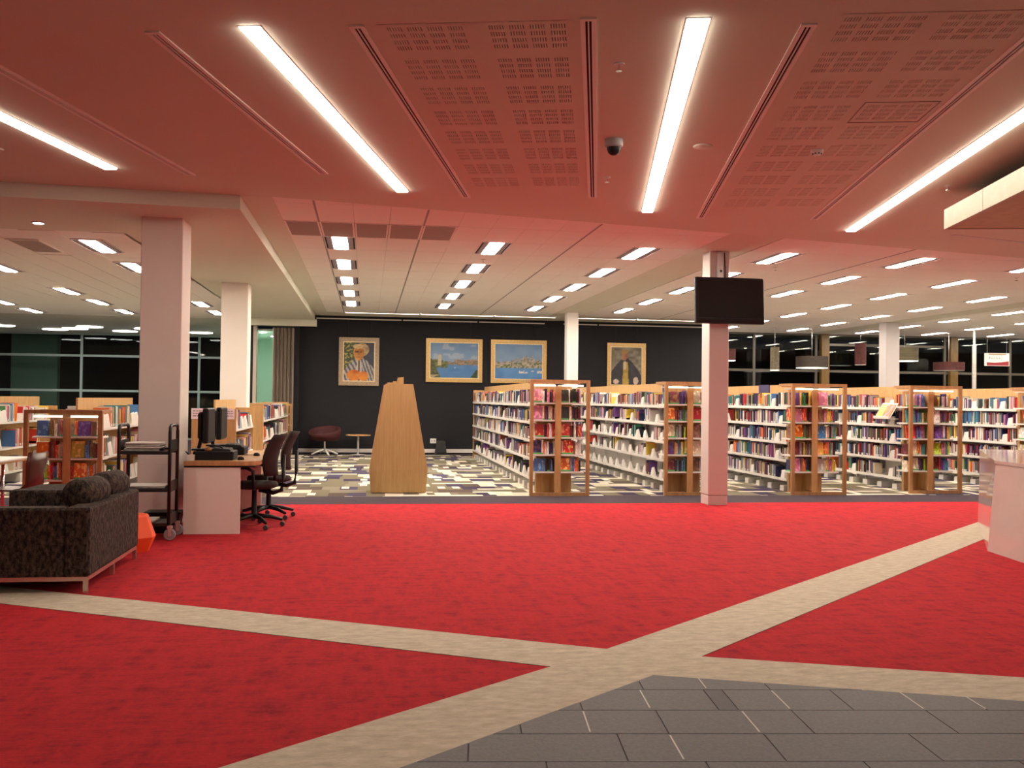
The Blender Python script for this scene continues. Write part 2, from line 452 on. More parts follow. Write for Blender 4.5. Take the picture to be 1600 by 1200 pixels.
# corridor beside the folding door
struct(MB().box(-3.5, -3.36, WALL_Y, 31.7, 0, LOW, 'wall_mint').build('wall_corridor_left'))
struct(MB().box(-3.36, -2.78, WALL_Y, WALL_Y+.15, 0, LOW, 'wall_dark').build('wall_corridor_front'))
struct(MB().box(-3.36, -1.6, 29.2, 29.4, 0, LOW, 'wall_mint').build('wall_corridor_end'))
struct(MB().box(-1.95, -1.78, WALL_Y, 29.2, 0, LOW, 'wall_mint').build('wall_corridor_right'))
struct(MB().box(-3.36, -1.95, WALL_Y+.16, 29.2, 3.06, 3.1, 'wall_mint').build('ceiling_corridor'))
struct(MB().box(-2.85, -1.27, 24.25, 24.42, 3.15, LOW, 'plaster').build('trim_header'))
for (x, y, lab) in ((-2.68, 25.5, 'nearer round downlight in the mint corridor ceiling'), (-2.55, 27.0, 'farther round downlight in the mint corridor ceiling')):
    d = thing('downlight', lab, 'downlight', (x, y, 3.06), 0, 'corridor downlights')
    MB().lathe([(.085, -.012), (.085, 0), (.06, 0)], 'alu_paint').build('rim', d)
    MB().lathe([(.075, -.02), (.075, -.008)], 'corridor_glow').build('lens', d)

# ------------------------------------------------------------------ ceilings
# angled plaster ceiling, cut round the perforated panels
PLASTER = [(-13, 9.2), (-13, -4.2), (26, -4.2), (26, 15.95), (5.1, 11.45), (4.35, 11.28), (-1.0, 10.2), (-1.32, 10.2)]
PERF = [(-1.235, -.15, 5.22, 9.9), (1.255, 2.31, 5.22, 10.8)]
cm = MB()
cuts = [-99]+[v for p in PERF for v in (p[0], p[1])]+[99]
for k in range(len(cuts)-1):
    strip = clip(clip(PLASTER, E2, cuts[k+1]), (-E2[0], -E2[1]), -cuts[k])
    parts = [strip]
    for p in PERF:
        if abs(p[0]-cuts[k]) < 1e-6:
            parts = [clip(strip, E1, p[2]), clip(strip, (-E1[0], -E1[1]), -p[3])]
    for q in parts:
        if len(q) > 2: cm.prism(q, CEIL, CEIL+.08, 'plaster')
cl = struct(cm.build('ceiling'), 'white plaster ceiling over the foyer, tinted red by the carpet')
# flush plaster bands between the tiled bays
for nm, poly in (('ceiling_band', [(-1.32, 10.2), (-1.0, 10.2), (-1.0, 24.9), (-1.32, 24.9)]), ('ceiling_band', [(4.35, 11.28), (5.1, 11.45), (5.1, 23.3), (4.35, 23.3)]),
                 ('ceiling_band', [(12.85, 13.1), (13.5, 13.25), (13.5, 27.0), (12.85, 27.0)]), ('ceiling_band', [(-1.0, 23.55), (9.3, 23.55), (9.3, 24.9), (-1.0, 24.9)])):
    struct(MB().prism(poly, CEIL-.001, CEIL+.08, 'plaster').build(nm, cl))
# perforated acoustic panels: every slit is a real recess
def perforated(c0, c1, a0, a1, lab):
    m = MB(); D = .02
    def P(c, a, z): x, y = ac(a, c); return (x, y, z)
    def quad(ca, cb, aa, ab, z, mt):
        m.add([P(ca, aa, z), P(ca, ab, z), P(cb, ab, z), P(cb, aa, z)], [(0, 1, 2, 3)], mt)
    z0 = CEIL-.002
    gw, gl_, gp = .455, .385, .5215
    mid = (c1-c0)
    ng = int((a1-a0)/gp)
    xs = [c0+.0, c0+.04]
    cols = (c0+.03, c1-.03-gw)
    prev = a0
    for r in range(ng):
        ga = a0+r*gp+.03
        if ga > prev: quad(c0, c1, prev, ga, z0, 'plaster')
        quad(c0, cols[0], ga, ga+gl_, z0, 'plaster'); quad(cols[0]+gw, cols[1], ga, ga+gl_, z0, 'plaster'); quad(cols[1]+gw, c1, ga, ga+gl_, z0, 'plaster')
        for cx in cols:
            # 4 x 4 blocks of 7 slits
            bx, by = gw/4, gl_/4
            for j in range(4):
                y0 = ga+j*by; ys, ye = y0+.016, y0+.016+.060
                quad(cx, cx+gw, y0, ys, z0, 'plaster'); quad(cx, cx+gw, ye, y0+by, z0, 'plaster')
                for i in range(4):
                    x0 = cx+i*bx; sw = .0050; pitch = .0150; last = x0
                    for s_ in range(6):
                        sx = x0+.016+s_*pitch
                        quad(last, sx, ys, ye, z0, 'plaster'); last = sx+sw
                        quad(sx, sx+sw, ys, ye, z0+D, 'black_matte')
                        for (ca, cb, aa, ab) in ((sx, sx, ys, ye), (sx+sw, sx+sw, ys, ye), (sx, sx+sw, ys, ys), (sx, sx+sw, ye, ye)):
                            m.add([P(ca, aa, z0), P(cb, ab, z0), P(cb, ab, z0+D), P(ca, aa, z0+D)], [(0, 1, 2, 3)], 'plaster')
                    quad(last, x0+bx, ys, ye, z0, 'plaster')
        prev = ga+gl_
    quad(c0, c1, prev, a1, z0, 'plaster')
    o = m.build('perforated_panel', cl); o['kind'] = 'stuff'; o['label'] = lab
perforated(*PERF[0], 'perforated acoustic ceiling panel left of the dome camera')
perforated(*PERF[1], 'perforated acoustic ceiling panel right of the strip light')
# access hatch outline in the right hand panel
m = MB()
for (c0_, c1_, a0_, a1_) in ((1.80, 2.30, 6.76, 6.766), (1.80, 2.30, 7.24, 7.246), (1.80, 1.806, 6.76, 7.246), (2.294, 2.30, 6.76, 7.246)):
    m.prism([ac(a0_, c0_), ac(a0_, c1_), ac(a1_, c1_), ac(a1_, c0_)], CEIL-.006, CEIL-.002, 'tee_grey')
struct(m.build('hatch_frame', cl))

# lower ceiling on the left, with fascia
lowc = struct(MB().prism([(-13, 9.25), (-1.34, 10.25), (-1.34, 24.4), (-2.8, 24.4), (-3.4, 24.6), (-3.4, 32), (-13, 32)], LOW+.03, LOW+.09, 'plaster').build('ceiling_low'), 'lower ceiling over the children area on the left')
struct(MB().prism([(-13, 9.2), (-1.32, 10.2), (-1.32, 24.4), (-1.46, 24.4), (-1.46, 10.36), (-13, 9.36)], LOW, CEIL+.02, 'plaster').build('fascia', lowc))
struct(MB().prism([(-13, 9.36), (-1.46, 10.36), (-1.46, 24.4), (-2.9, 24.4), (-2.9, 12.0), (-13, 12.0)], LOW+.005, LOW+.03, 'plaster').build('plaster_border', lowc))
struct(MB().box(-13, -3.4, 24.6, 32, LOW+.0, LOW+.03, 'plaster').build('plaster_border', lowc))

TW, TL = .4084, 1.043
FIX = []      # (x, y, z, label, group)
def bay(name, xs, y0, rows, z, region, drop, skip, tees=(), label=None):
    """ceiling tiles as separate panels on a dark grid, cut to the edge of the bay (convex region)"""
    root = struct(MB().prism(region, z+.02, z+.04, 'tee_grey').build(name), label)
    hw, hl = TW/2-.0015, TL/2-.006
    tile = MB().box(-hw, hw, -hl, hl, 0, .018, 'tile_white').mesh('ceiling_tile')
    lines = []
    for i in range(len(region)):
        a, b = region[i], region[(i+1) % len(region)]; n = ((b[1]-a[1]), -(b[0]-a[0])); lines.append((n, n[0]*a[0]+n[1]*a[1]))
    for i in range(xs[1]):
        for j in range(rows):
            x, y = xs[0]+(i+.5)*TW, y0+(j+.5)*TL
            if drop(x, y) or any(abs(x-a) < .1 and abs(y-b) < .15 for a, b in skip): continue
            p = full = [(x-hw, y-hl), (x+hw, y-hl), (x+hw, y+hl), (x-hw, y+hl)]
            for n, d in lines:
                p = clip(p, n, d)
                if len(p) < 3: break
            if len(p) < 3: continue
            if p == full: o = put('ceiling_tile', tile, root, (x, y, z))
            else: o = MB().prism(p, z, z+.018, 'tile_white').build('ceiling_tile', root)
            o['kind'] = 'structure'
    for t in tees:
        yy = region[0][1]+.21*(t-region[0][0])+.02
        struct(MB().box(t-.011, t+.011, yy, region[2][1], z-.003, z+.02, 'tee_grey').build('main_tee', root))
    return root
def fix_list(cols, rows, z, text, grp):
    r = []
    for ci, x in enumerate(cols):
        for ri, y in enumerate(rows):
            r.append((x, y)); FIX.append((x, y, z, 'recessed ceiling light, %s from front in %s column of %s' % (ORD[ri], ORD[ci], text), grp))
    return r
rowsY = [13.08+2.086*k for k in range(7)]
VENTS = [(-.798+TW*i, 12.037) for i in range(5)]
mid = fix_list([-.39, 1.652, 3.694], rowsY[:5], CEIL, 'the bay facing the charcoal wall', 'troffers in the middle bay')
xm0 = -.39-TW*1.5
bay('ceiling_bay_middle', (xm0, 14), 13.08-TL*3.5, 14, CEIL, [(-1.0, 10.2), (4.35, 11.28), (4.35, 23.56), (-1.0, 23.56)], lambda x, y: False, mid+VENTS, (-.594, .631, 2.673), 'tiled ceiling bay in front of charcoal wall')
rg = fix_list([5.736, 7.778], rowsY[:5], CEIL, 'the right tiled bay', 'troffers in the right bay')
r2 = []
for ci, x in enumerate((9.82, 11.862)):
    for ri, y in enumerate(rowsY[:7]):
        r2.append((x, y)); FIX.append((x, y, CEIL, 'recessed ceiling light, %s from front in %s column of the right tiled bay' % (ORD[ri], ORD[ci+2]), 'troffers in the right bay'))
xr0 = 5.736-TW*1.5
bay('ceiling_bay_right', (xr0, 20), 13.08-TL*2.5, 17, CEIL, [(5.1, 11.45), (12.85, 13.12), (12.85, 27.1), (5.1, 27.1)], lambda x, y: x < 9.1 and y > 23.7, rg+r2, (6.757+TW, ), 'tiled ceiling bay over the bookcases')
r3 = []
for ci, x in enumerate((14.12, 16.2, 18.3, 20.4)):
    for ri, y in enumerate(rowsY[2:7]):
        r3.append((x, y+.35)); FIX.append((x, y+.35, CEIL, 'recessed ceiling light, %s from front in %s column of the far right bay' % (ORD[ri], ORD[ci]), 'troffers in the far right bay'))
far = struct(MB().prism([(13.5, 13.2), (26, 15.9), (26, 27.2), (13.5, 27.2)], CEIL+.0, CEIL+.04, 'tile_white').build('ceiling_far_right'))
struct(MB().prism([(4.35, 23.3), (9.3, 23.3), (9.3, 27.2), (26, 27.2), (26, 13), (26, 34), (4, 34)][:3]+[(9.3, 23.56), (4.35, 23.56)], CEIL+.0, CEIL+.05, 'plaster').build('ceiling_strip'))
struct(MB().box(-13, 26.2, -4.4, 34, CEIL+.35, CEIL+.45, 'wall_white').build('ceiling_slab'))
lf = [(-3.47, 13.13), (-3.47, 15.18), (-3.47, 20.9), (-3.47, 23.0), (-5.55, 15.65), (-5.55, 18.98), (-5.55, 21.04), (-5.55, 23.25), (-7.6, 21.55), (-7.65, 23.55), (-7.6, 17.4), (-7.6, 19.45)]
names_l = ['large recessed ceiling light just left of the near white column', 'recessed ceiling light half hidden by the left edge of near white column',
    'upper recessed ceiling light seen between the two white columns', 'lower recessed ceiling light seen between the two white columns',
    'recessed ceiling light cut by left picture edge, larger one', 'recessed ceiling light, largest of diagonal row of three on left ceiling', 'recessed ceiling light, middle of diagonal row of three on left ceiling',
    'recessed ceiling light, smallest of diagonal row of three beside near column', 'recessed ceiling light at left picture edge above disc lights', 'small recessed ceiling light right above the glowing discs at far left',
    'recessed ceiling light outside left picture edge, nearer', 'recessed ceiling light outside left picture edge, farther']
for (x, y), t in zip(lf, names_l): FIX.append((x, y, LOW, t, 'troffers in the left ceiling'))
LV = (-4.28, 13.3)
root = struct(MB().box(-13, -2.9, 12.0, 24.6, LOW+.0292, LOW+.0298, 'tile_white').build('tile_backing', lowc))
tile = MB().box(-.2, .2, -.518, .518, 0, .02, 'tile_white').mesh('ceiling_tile')
for i in range(24):
    for j in range(12):
        x, y = -3.47+TW*(1-i), 12.57+TL*j
        if x > -2.95 or any(abs(x-a) < .3 and abs(y-b) < .75 for a, b in lf+[LV]): continue
        if x < -9 or y > 20: continue
        put('ceiling_tile', tile, lowc, (x, y, LOW+.005))['kind'] = 'structure'
m = MB()
m.box(-13, -2.9, 20.0, 24.6, LOW+.006, LOW+.028, 'tile_white'); m.box(-13, -9, 12, 20.0, LOW+.006, LOW+.028, 'tile_white')
struct(m.build('far_tiles', lowc))
for q, (a, b) in enumerate(lf+[LV]):
    struct(MB().box(a-.54, a+.54, b-1.32, b+1.32, LOW+.0122+.0004*q, LOW+.0272+.0001*q, 'tile_white').build('infill_tile', lowc))

# recessed fittings (shared meshes)
ft = MB()
for s in (-1, 1):
    def sb(a, b, z0, z1, m_): ft.box(min(s*a, s*b), max(s*a, s*b), -.5, .5, z0, z1, m_)
    sb(.098, .168, .0, .016, 'wing_grey'); sb(.168, .192, .008, .018, 'black_matte'); sb(.192, .202, -.002, .016, 'alu_paint')
ft.box(-.202, .202, -.52, -.5, 0, .016, 'alu_paint'); ft.box(-.202, .202, .5, .52, 0, .016, 'alu_paint')
FRAME_ME = ft.mesh('troffer_frame')
dm = MB()   # shallow winged lens
dm.add([(-.098, -.5, .002), (-.05, -.5, -.008), (0, -.5, -.002), (.05, -.5, -.008), (.098, -.5, .002), (-.098, .5, .002), (-.05, .5, -.008), (0, .5, -.002), (.05, .5, -.008), (.098, .5, .002), (-.098, -.5, .012), (.098, -.5, .012), (-.098, .5, .012), (.098, .5, .012)],
       [(0, 5, 6, 1), (1, 6, 7, 2), (2, 7, 8, 3), (3, 8, 9, 4), (0, 1, 2, 3, 4, 11, 10), (9, 8, 7, 6, 5, 12, 13), (10, 12, 5, 0), (4, 9, 13, 11), (10, 11, 13, 12)], 'troffer_glow')
LENS_ME = dm.mesh('troffer_lens')
for (x, y, z, lab, grp) in FIX:
    t = thing('ceiling_light', lab, 'ceiling light', (x, y, z-.004), 0, grp)
    put('frame', FRAME_ME, t); put('lens', LENS_ME, t)
# vents
vm = MB(); vm.box(-.18, .18, -.49, .49, 0, .02, 'vent_brown'); VENT_ME = vm.mesh('grille_core')
vf = MB()
vf.box(-.2, .2, -.515, -.49, -.003, .015, 'tile_white').box(-.2, .2, .49, .515, -.003, .015, 'tile_white').box(-.2, -.18, -.49, .49, -.003, .015, 'tile_white').box(.18, .2, -.49, .49, -.003, .015, 'tile_white')
VF_ME = vf.mesh('grille_frame')
for i, (x, y) in enumerate(VENTS+[LV]):
    z = CEIL if i < 5 else LOW
    lab = '%s from the left of five brown return air grilles in tiled ceiling' % ORD[i].replace('fifth', 'last') if i < 5 else 'single brown air grille in lower ceiling left of the column'
    t = thing('air_grille', lab, 'air vent', (x, y, z-.002), 0, 'ceiling air grilles')
    put('grille', VENT_ME, t); put('frame', VF_ME, t)
# light slot along the charcoal wall
for i, (x0, x1) in enumerate(((-.55, 1.2), (1.25, 3.0), (3.05, 4.55), (4.9, 6.6), (6.65, 8.2), (8.25, 9.1))):
    t = thing('slot_light', '%s segment from the left of narrow light slot above the charcoal wall' % ORD[i], 'slot light', ((x0+x1)/2, 23.47, CEIL-.02), 0, 'light slot segments')
    w = (x1-x0)/2
    MB().box(-w, w, -.03, .03, -.004, .03, 'cove_glow').build('lens', t)
    MB().box(-w, w, -.036, -.03, -.006, .03, 'alu_paint').box(-w, w, .03, .036, -.006, .03, 'alu_paint').build('trim', t)
# picture rail
for x0, x1 in ((-1.3, .82), (.86, 2.75), (2.8, 4.5), (5.0, 5.9), (5.95, 9.1)):
    struct(MB().box(x0, x1, WALL_Y-.05, WALL_Y, 3.37, 3.395, 'alu_paint').build('trim_picture_rail'))

# long strip lights in the angled ceiling
def oriented(name, lab, cat, a, c, z, group): return thing(name, lab, cat, (*ac(a, c), z), -TH, group)
for c, a0, a1, lab in ((-4.42, 5.2, 8.41, 'glowing linear ceiling light cut off by left picture edge'), (-1.95, 5.2, 9.45, 'long glowing linear ceiling light left of perforated panel'),
                       (.52, 5.23, 10.55, 'long glowing linear ceiling light above the television pillar'), (2.975, 5.3, 11.78, 'glowing linear ceiling light beside timber canopy at right'),
                       (-1.95, -3.4, 1.4, 'added unseen linear ceiling light behind the viewpoint, left one'), (.52, -3.4, 1.4, 'added unseen linear ceiling light behind the viewpoint, right one')):  # last two are added, unseen, to light surfaces facing the viewpoint
    t = oriented('strip_light', lab, 'strip light', a0, c, CEIL, 'linear foyer lights')
    n = a1-a0
    MB().hexa([(-.052, .004, -.016), (.052, .004, -.016), (.052, n-.004, -.016), (-.052, n-.004, -.016)], [(-.06, 0, 0), (.06, 0, 0), (.06, n, 0), (-.06, n, 0)], 'strip_glow').build('diffuser', t)  # dropped lens shape is invented; its spill on the plaster imitates bloom
    MB().box(-.066, -.06, -.006, n+.006, -.004, 0, 'alu_paint').box(.06, .066, -.006, n+.006, -.004, 0, 'alu_paint').box(-.06, .06, -.006, 0, -.004, 0, 'alu_paint').box(-.06, .06, n, n+.006, -.004, 0, 'alu_paint').build('trim', t)
for c, a0, a1, lab in ((-3.79, 5.2, 8.68, 'slot air diffuser, leftmost of the six'), (-2.53, 5.25, 8.68, 'slot air diffuser just left of the second strip light'), (-1.35, 5.23, 9.76, 'slot air diffuser right of second strip light'),
                       (-.07, 5.2, 9.8, 'slot air diffuser beside the dome camera'), (1.125, 5.35, 10.93, 'slot air diffuser right of the strip light above the pillar'), (2.385, 5.2, 11.05, 'slot air diffuser left of the rightmost strip light'), (-5.05, 5.2, 7.72, 'short piece of slot air diffuser at far left picture edge')):
    t = oriented('slot_diffuser', lab, 'air diffuser', a0, c, CEIL, 'slot diffusers')
    n = a1-a0
    MB().box(-.03, .03, .02, n-.02, -.002, 0, 'black_matte').build('slot', t)
    f = MB()
    for x0, x1 in ((-.044, -.017), (-.004, .004), (.017, .044)): f.box(x0, x1, 0, n, -.009, 0, 'slot_paint')
    f.box(-.044, .044, -.01, .02, -.0095, 0, 'slot_paint').box(-.044, .044, n-.02, n+.01, -.0095, 0, 'slot_paint')
    f.build('frame', t)
t = thing('slot_diffuser', 'thin slot line in plaster ceiling behind the timber canopy', 'air diffuser', (6.97, 10.79, CEIL), math.atan2(.32, 1.19))
MB().box(0, 2.2, -.006, .006, -.001, .002, 'black_matte').build('slot', t)
MB().box(0, 2.2, -.03, -.006, -.006, .002, 'alu_paint').box(0, 2.2, .006, .03, -.006, .002, 'alu_paint').build('frame', t)

# small ceiling fittings
def sprinkler(x, y, z, lab):
    t = thing('sprinkler', lab, 'sprinkler', (x, y, z), 0, 'ceiling sprinklers')
    MB().lathe([(.035, -.006), (.035, 0), (.0, 0)], 'alu_paint', n=14).build('rose', t)
    MB().lathe([(.007, -.04), (.007, -.005)], 'chrome', n=8).build('pipe', t)
    MB().lathe([(.02, -.046), (.02, -.041)], 'chrome', n=10).build('deflector', t)
for x, y, z, lab in ((1.49, 5.73, CEIL, 'sprinkler head nearest the top edge between diffuser and strip light'), (2.15, 8.67, CEIL, 'sprinkler head beyond the dome camera'), (5.36, 8.37, CEIL, 'sprinkler head between right strip light and canopy'),
                     (6.1, 13.95, CEIL, 'sprinkler head right of the television pillar'), (1.65, 14.15, CEIL, 'sprinkler head between lights of the middle bay'), (10.3, 14.2, CEIL, 'sprinkler head at far right in tiled bay')):
    sprinkler(x, y, z, lab)
t = thing('dome_camera', 'grey security dome camera hanging from the plaster ceiling', 'security camera', (1.89, 7.41, CEIL))
MB().lathe([(.072, 0), (.072, -.05), (.062, -.062), (.0, -.062)][::-1], 'housing_grey', n=24).build('housing', t)
MB().lathe([(.0, -.125), (.022, -.121), (.04, -.108), (.052, -.085), (.054, -.06)], 'screen_black', n=20).build('dome', t)
t = thing('smoke_detector', 'small white smoke detector on the right perforated panel', 'smoke detector', (3.58, 7.39, CEIL))
MB().lathe([(.0, -.05), (.03, -.048), (.035, -.03), (.05, -.022), (.052, 0)], 'alu_paint', n=20).build('body', t)
d = MB()
for k in range(8): a = k*math.pi/4; d.beam((.033*math.cos(a), .033*math.sin(a), -.04), (.038*math.cos(a), .038*math.sin(a), -.032), .012, .004, 'black_matte')
d.build('vents', t)
t = thing('cover_plate', 'round white blanking plate on ceiling beside strip light', 'cover plate', (2.64, 7.46, CEIL))
MB().lathe([(.0, -.012), (.07, -.012), (.078, -.004), (.078, 0)], 'plaster', n=28).build('plate', t)
t = thing('downlight', 'small round downlight in lower ceiling above the near column', 'downlight', (-3.67, 11.47, LOW+.005))
MB().lathe([(.075, -.012), (.075, 0), (.055, 0)], 'alu_paint', n=20).build('rim', t); MB().lathe([(.055, -.014), (.055, -.004)], 'disc_glow', n=20).build('lens', t)
for i, (x, y, lab) in enumerate(((-10.06, 28.58, 'glowing ceiling disc cut by left picture edge'), (-9.0, 29.75, 'glowing ceiling disc, second from the left'), (-8.3, 29.2, 'glowing ceiling disc in the middle of the far left group'), (-7.67, 28.32, 'glowing ceiling disc, nearest and largest of the far left group'),
                         (-7.1, 29.9, 'glowing ceiling disc just left of the near column'), (-4.95, 29.9, 'glowing ceiling disc seen between the two columns'), (-6.2, 28.6, 'glowing ceiling disc hidden behind the near column'))):
    t = thing('disc_light', lab, 'ceiling light', (x, y, LOW), 0, 'round disc lights')
    MB().lathe([(.34, -.04), (.34, -.026)], 'disc_glow', n=28).build('lens', t); MB().lathe([(.36, -.026), (.36, 0)], 'alu_paint', n=28).build('rim', t)

# timber canopy hung over the counter
t = oriented('canopy', 'suspended pale timber canopy with dark underside above the counter', 'canopy', 4.0, 3.33, 3.1, None)
for k in range(6):
    y0 = 5.7-.95*(k+1)
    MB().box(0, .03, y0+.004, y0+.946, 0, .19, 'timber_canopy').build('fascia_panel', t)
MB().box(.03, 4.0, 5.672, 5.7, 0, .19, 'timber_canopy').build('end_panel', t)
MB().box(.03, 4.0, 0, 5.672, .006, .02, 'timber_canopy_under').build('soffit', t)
MB().box(.1, 4.0, .05, 5.6, .17, .185, 'black_matte').build('top_tray', t)
for yy in (1.0, 3.3, 5.3): MB().box(.4, .44, yy, yy+.04, .18, .36, 'black_metal').build('hanger', t)

# ------------------------------------------------------------------ columns
def column(x0, x1, y0, y1, top, m, lab):
    o = struct(MB().cbox(x0, x1, y0, y1, .135, top, m, .008).build('column'), lab)
    struct(MB().cbox(x0+.003, x1-.003, y0+.003, y1-.003, 0, .128, m, .006).build('column_base', o))
    struct(MB().box(x0+.008, x1-.008, y0+.008, y1-.008, .12, .14, 'tee_grey').build('groove', o))
column(-2.43, -2.0, 10.86, 11.36, LOW+.02, 'column_paint', 'near wide square column beside the desk')
column(-2.46, -2.02, 16.82, 17.26, LOW+.02, 'column_paint', 'second square column behind the desk')
column(4.59, 4.87, 12.65, 12.95, CEIL, 'pillar_paint', 'slim square pillar carrying the television')
column(4.59, 4.86, 22.2, 22.5, CEIL, 'pillar_paint', 'far slim pillar in front of charcoal wall')
plain('pillar_paint_dimmed', (.48, .45, .45), .55)  # same paint as the television pillar; dimmer light is put into this colour
column(12.82, 13.18, 22.6, 22.95, CEIL, 'pillar_paint_dimmed', 'far pillar among the bookcases at right')

# television on the pillar
t = thing('television', 'black flat screen television mounted high on the slim pillar', 'television', (4.815, 12.48, 2.46))
t.rotation_euler = (math.radians(-4), 0, 0)
MB().cbox(-.485, .485, -.03, .045, 0, .625, 'black_plastic', .012).build('casing', t)
MB().box(-.45, .45, -.034, -.029, .075, .59, 'screen_black').build('screen', t)
MB().box(-.47, .47, -.036, -.029, .02, .05, 'black_matte').build('speaker_bar', t)
MB().box(-.12, .12, .045, .15, .2, .45, 'black_metal').build('bracket', t)
t = thing('mount_pole', 'metal mounting channel with cables above the television', 'tv mount', (4.73, 12.62, 3.0))
MB().box(-.05, .03, -.02, .028, .0, .44, 'alu').build('channel', t)
MB().box(-.012, .012, -.03, -.02, .17, .2, 'black_plastic').build('clamp', t)
MB().tube([(.06, -.01, 0), (.062, -.012, .2), (.055, 0, .44)], .008, 'black_plastic').build('cable', t)
MB().tube([(-.14, .02, .03), (-.18, .0, .06), (-.15, .0, .0)], .006, 'black_plastic').build('cable', t)

# ------------------------------------------------------------------ folding door, windows
t = thing('folding_door', 'grey brown folded concertina door beside the charcoal wall', 'folding door', (-2.34, 24.5, 0))
for k in range(6):
    x = k*.087
    MB().hexa([(x, .0, .02), (x+.042, -.17, .02), (x+.056, -.17, .02), (x+.014, .0, .02)], [(x, .0, 3.1), (x+.042, -.17, 3.1), (x+.056, -.17, 3.1), (x+.014, .0, 3.1)], 'door_slat').build('slat', t)
    MB().hexa([(x+.042, -.17, .02), (x+.084, .0, .02), (x+.098, .0, .02), (x+.056, -.17, .02)], [(x+.042, -.17, 3.1), (x+.084, .0, 3.1), (x+.098, .0, 3.1), (x+.056, -.17, 3.1)], 'door_slat').build('slat', t)
MB().box(-.02, .56, -.03, .01, 3.1, 3.15, 'black_metal').build('track', t)
struct(MB().box(-1.82, -1.7, 24.45, 24.7, 0, 3.3, 'wall_dark').build('trim_jamb'))
struct(MB().box(-2.8, -2.72, 24.45, 24.7, 0, 3.3, 'door_slat').build('trim_jamb'))

def window(n, x0, x1, y, zs, mull, mm, top, lab):
    w = struct(MB().box(x0, x1, y-.03, y+.03, 0, .06, mm).box(x0, x1, y-.03, y+.03, top-.05, top, mm).build('window_%d' % n), lab)
    for z, a, b in zs: struct(MB().box(a, b, y-.035, y+.035, z-.035, z+.035, mm).build('transom', w))
    for x in mull: struct(MB().box(x-.035, x+.035, y-.04, y+.04, 0, top, mm).build('mullion', w))
    ed = [x0]+sorted(mull)+[x1]
    for a, b in zip(ed, ed[1:]): struct(MB().box(a+.03, b-.03, y-.005, y+.005, .05, top-.04, 'window_glass').build('pane', w))
    return w
window(1, -13, -3.5, 31.85, [(2.62, -13, -3.5), (1.53, -13, -3.5)], [-8.84, -12.3, -5.3], 'mullion_green', LOW, 'night window wall behind the children shelves')
w = window(2, 9.25, 26, 27.1, [(2.36, 9.25, 26), (3.15, 13.5, 17.3)], [11.2, 13.13, 17.27, 19.43, 21.6, 23.8], 'mullion_brown', CEIL, 'night window wall behind the bookcases')
for x in (13.25, 17.38): struct(MB().box(x, x+.24, 26.95, 27.12, 0, CEIL, 'timber_post').build('timber_post', w))
# what stands outside the left windows
plain('outside_green', (.16, .26, .21), .8)
struct(MB().box(-11.3, -9.9, 33.0, 33.3, 0, 3.4, 'outside_green').build('wall_outside'))
struct(MB().box(-14, 28, 36, 36.2, 0, 3.5, 'black_matte').build('wall_outside_far'))


# ------------------------------------------------------------------ paintings on the charcoal wall
def painting(x0, x1, z0, z1, fn, fw, mat, lab, fd=.05):
    t = thing('painting', lab, 'painting', ((x0+x1)/2, WALL_Y-.012, z0), 0, 'framed paintings')
    w, h = (x1-x0)/2, z1-z0
    for nm, a in (('frame_rail', (-w, w, 0, fw)), ('frame_rail', (-w, w, h-fw, h)), ('frame_stile', (-w, -w+fw, fw, h-fw)), ('frame_stile', (w-fw, w, fw, h-fw))):
        MB().box(a[0], a[1], -fd, 0, a[2], a[3], mat).build(nm, t)
    i = fw*.25
    ins = MB()
    for a in ((-w+fw, w-fw, fw, fw+i), (-w+fw, w-fw, h-fw-i, h-fw), (-w+fw, -w+fw+i, fw+i, h-fw-i), (w-fw-i, w-fw, fw+i, h-fw-i)):
        ins.box(a[0], a[1], -fd*.7, 0, a[2], a[3], 'gilt_pale')
    ins.build('slip', t)
    nx, nz = 56, int(56*h/(2*w))
    vs = []; cols = []
    for j in range(nz+1):
        for k in range(nx+1):
            u, v = k/nx, j/nz
            vs.append((-w+fw+(2*w-2*fw)*u, -.02, fw+(h-2*fw)*v)); cols.append((*fn(u, v), 1))
    fs = [(j*(nx+1)+k, j*(nx+1)+k+1, (j+1)*(nx+1)+k+1, (j+1)*(nx+1)+k) for j in range(nz) for k in range(nx)]
    me = bpy.data.meshes.new('canvas'); me.from_pydata(vs, [], fs); me.materials.append(MATS['canvas_paint'])
    at = me.color_attributes.new('Col', 'FLOAT_COLOR', 'POINT'); at.data.foreach_set('color', np.array(cols, dtype=np.float32).ravel())
    put('canvas', me, t)
    for sx in (-.35, .35): MB().tube([(sx*w*1.6, -.008, h), (sx*w*1.6, -.008, 3.38-z0)], .003, 'black_metal', 5).build('hanging_wire', t)
def h2(a, b):
    s = math.sin(a*127.1+b*311.7)*43758.5453; return s-math.floor(s)
def vn(u, v):
    i, j = math.floor(u), math.floor(v); a, b = u-i, v-j; a = a*a*(3-2*a); b = b*b*(3-2*b)
    return (h2(i, j)*(1-a)+h2(i+1, j)*a)*(1-b)+(h2(i, j+1)*(1-a)+h2(i+1, j+1)*a)*b
def mixc(a, b, t): return tuple(x+(y-x)*t for x, y in zip(a, b))
def ell(u, v, cx, cy, rx, ry): return ((u-cx)/rx)**2+((v-cy)/ry)**2 < 1
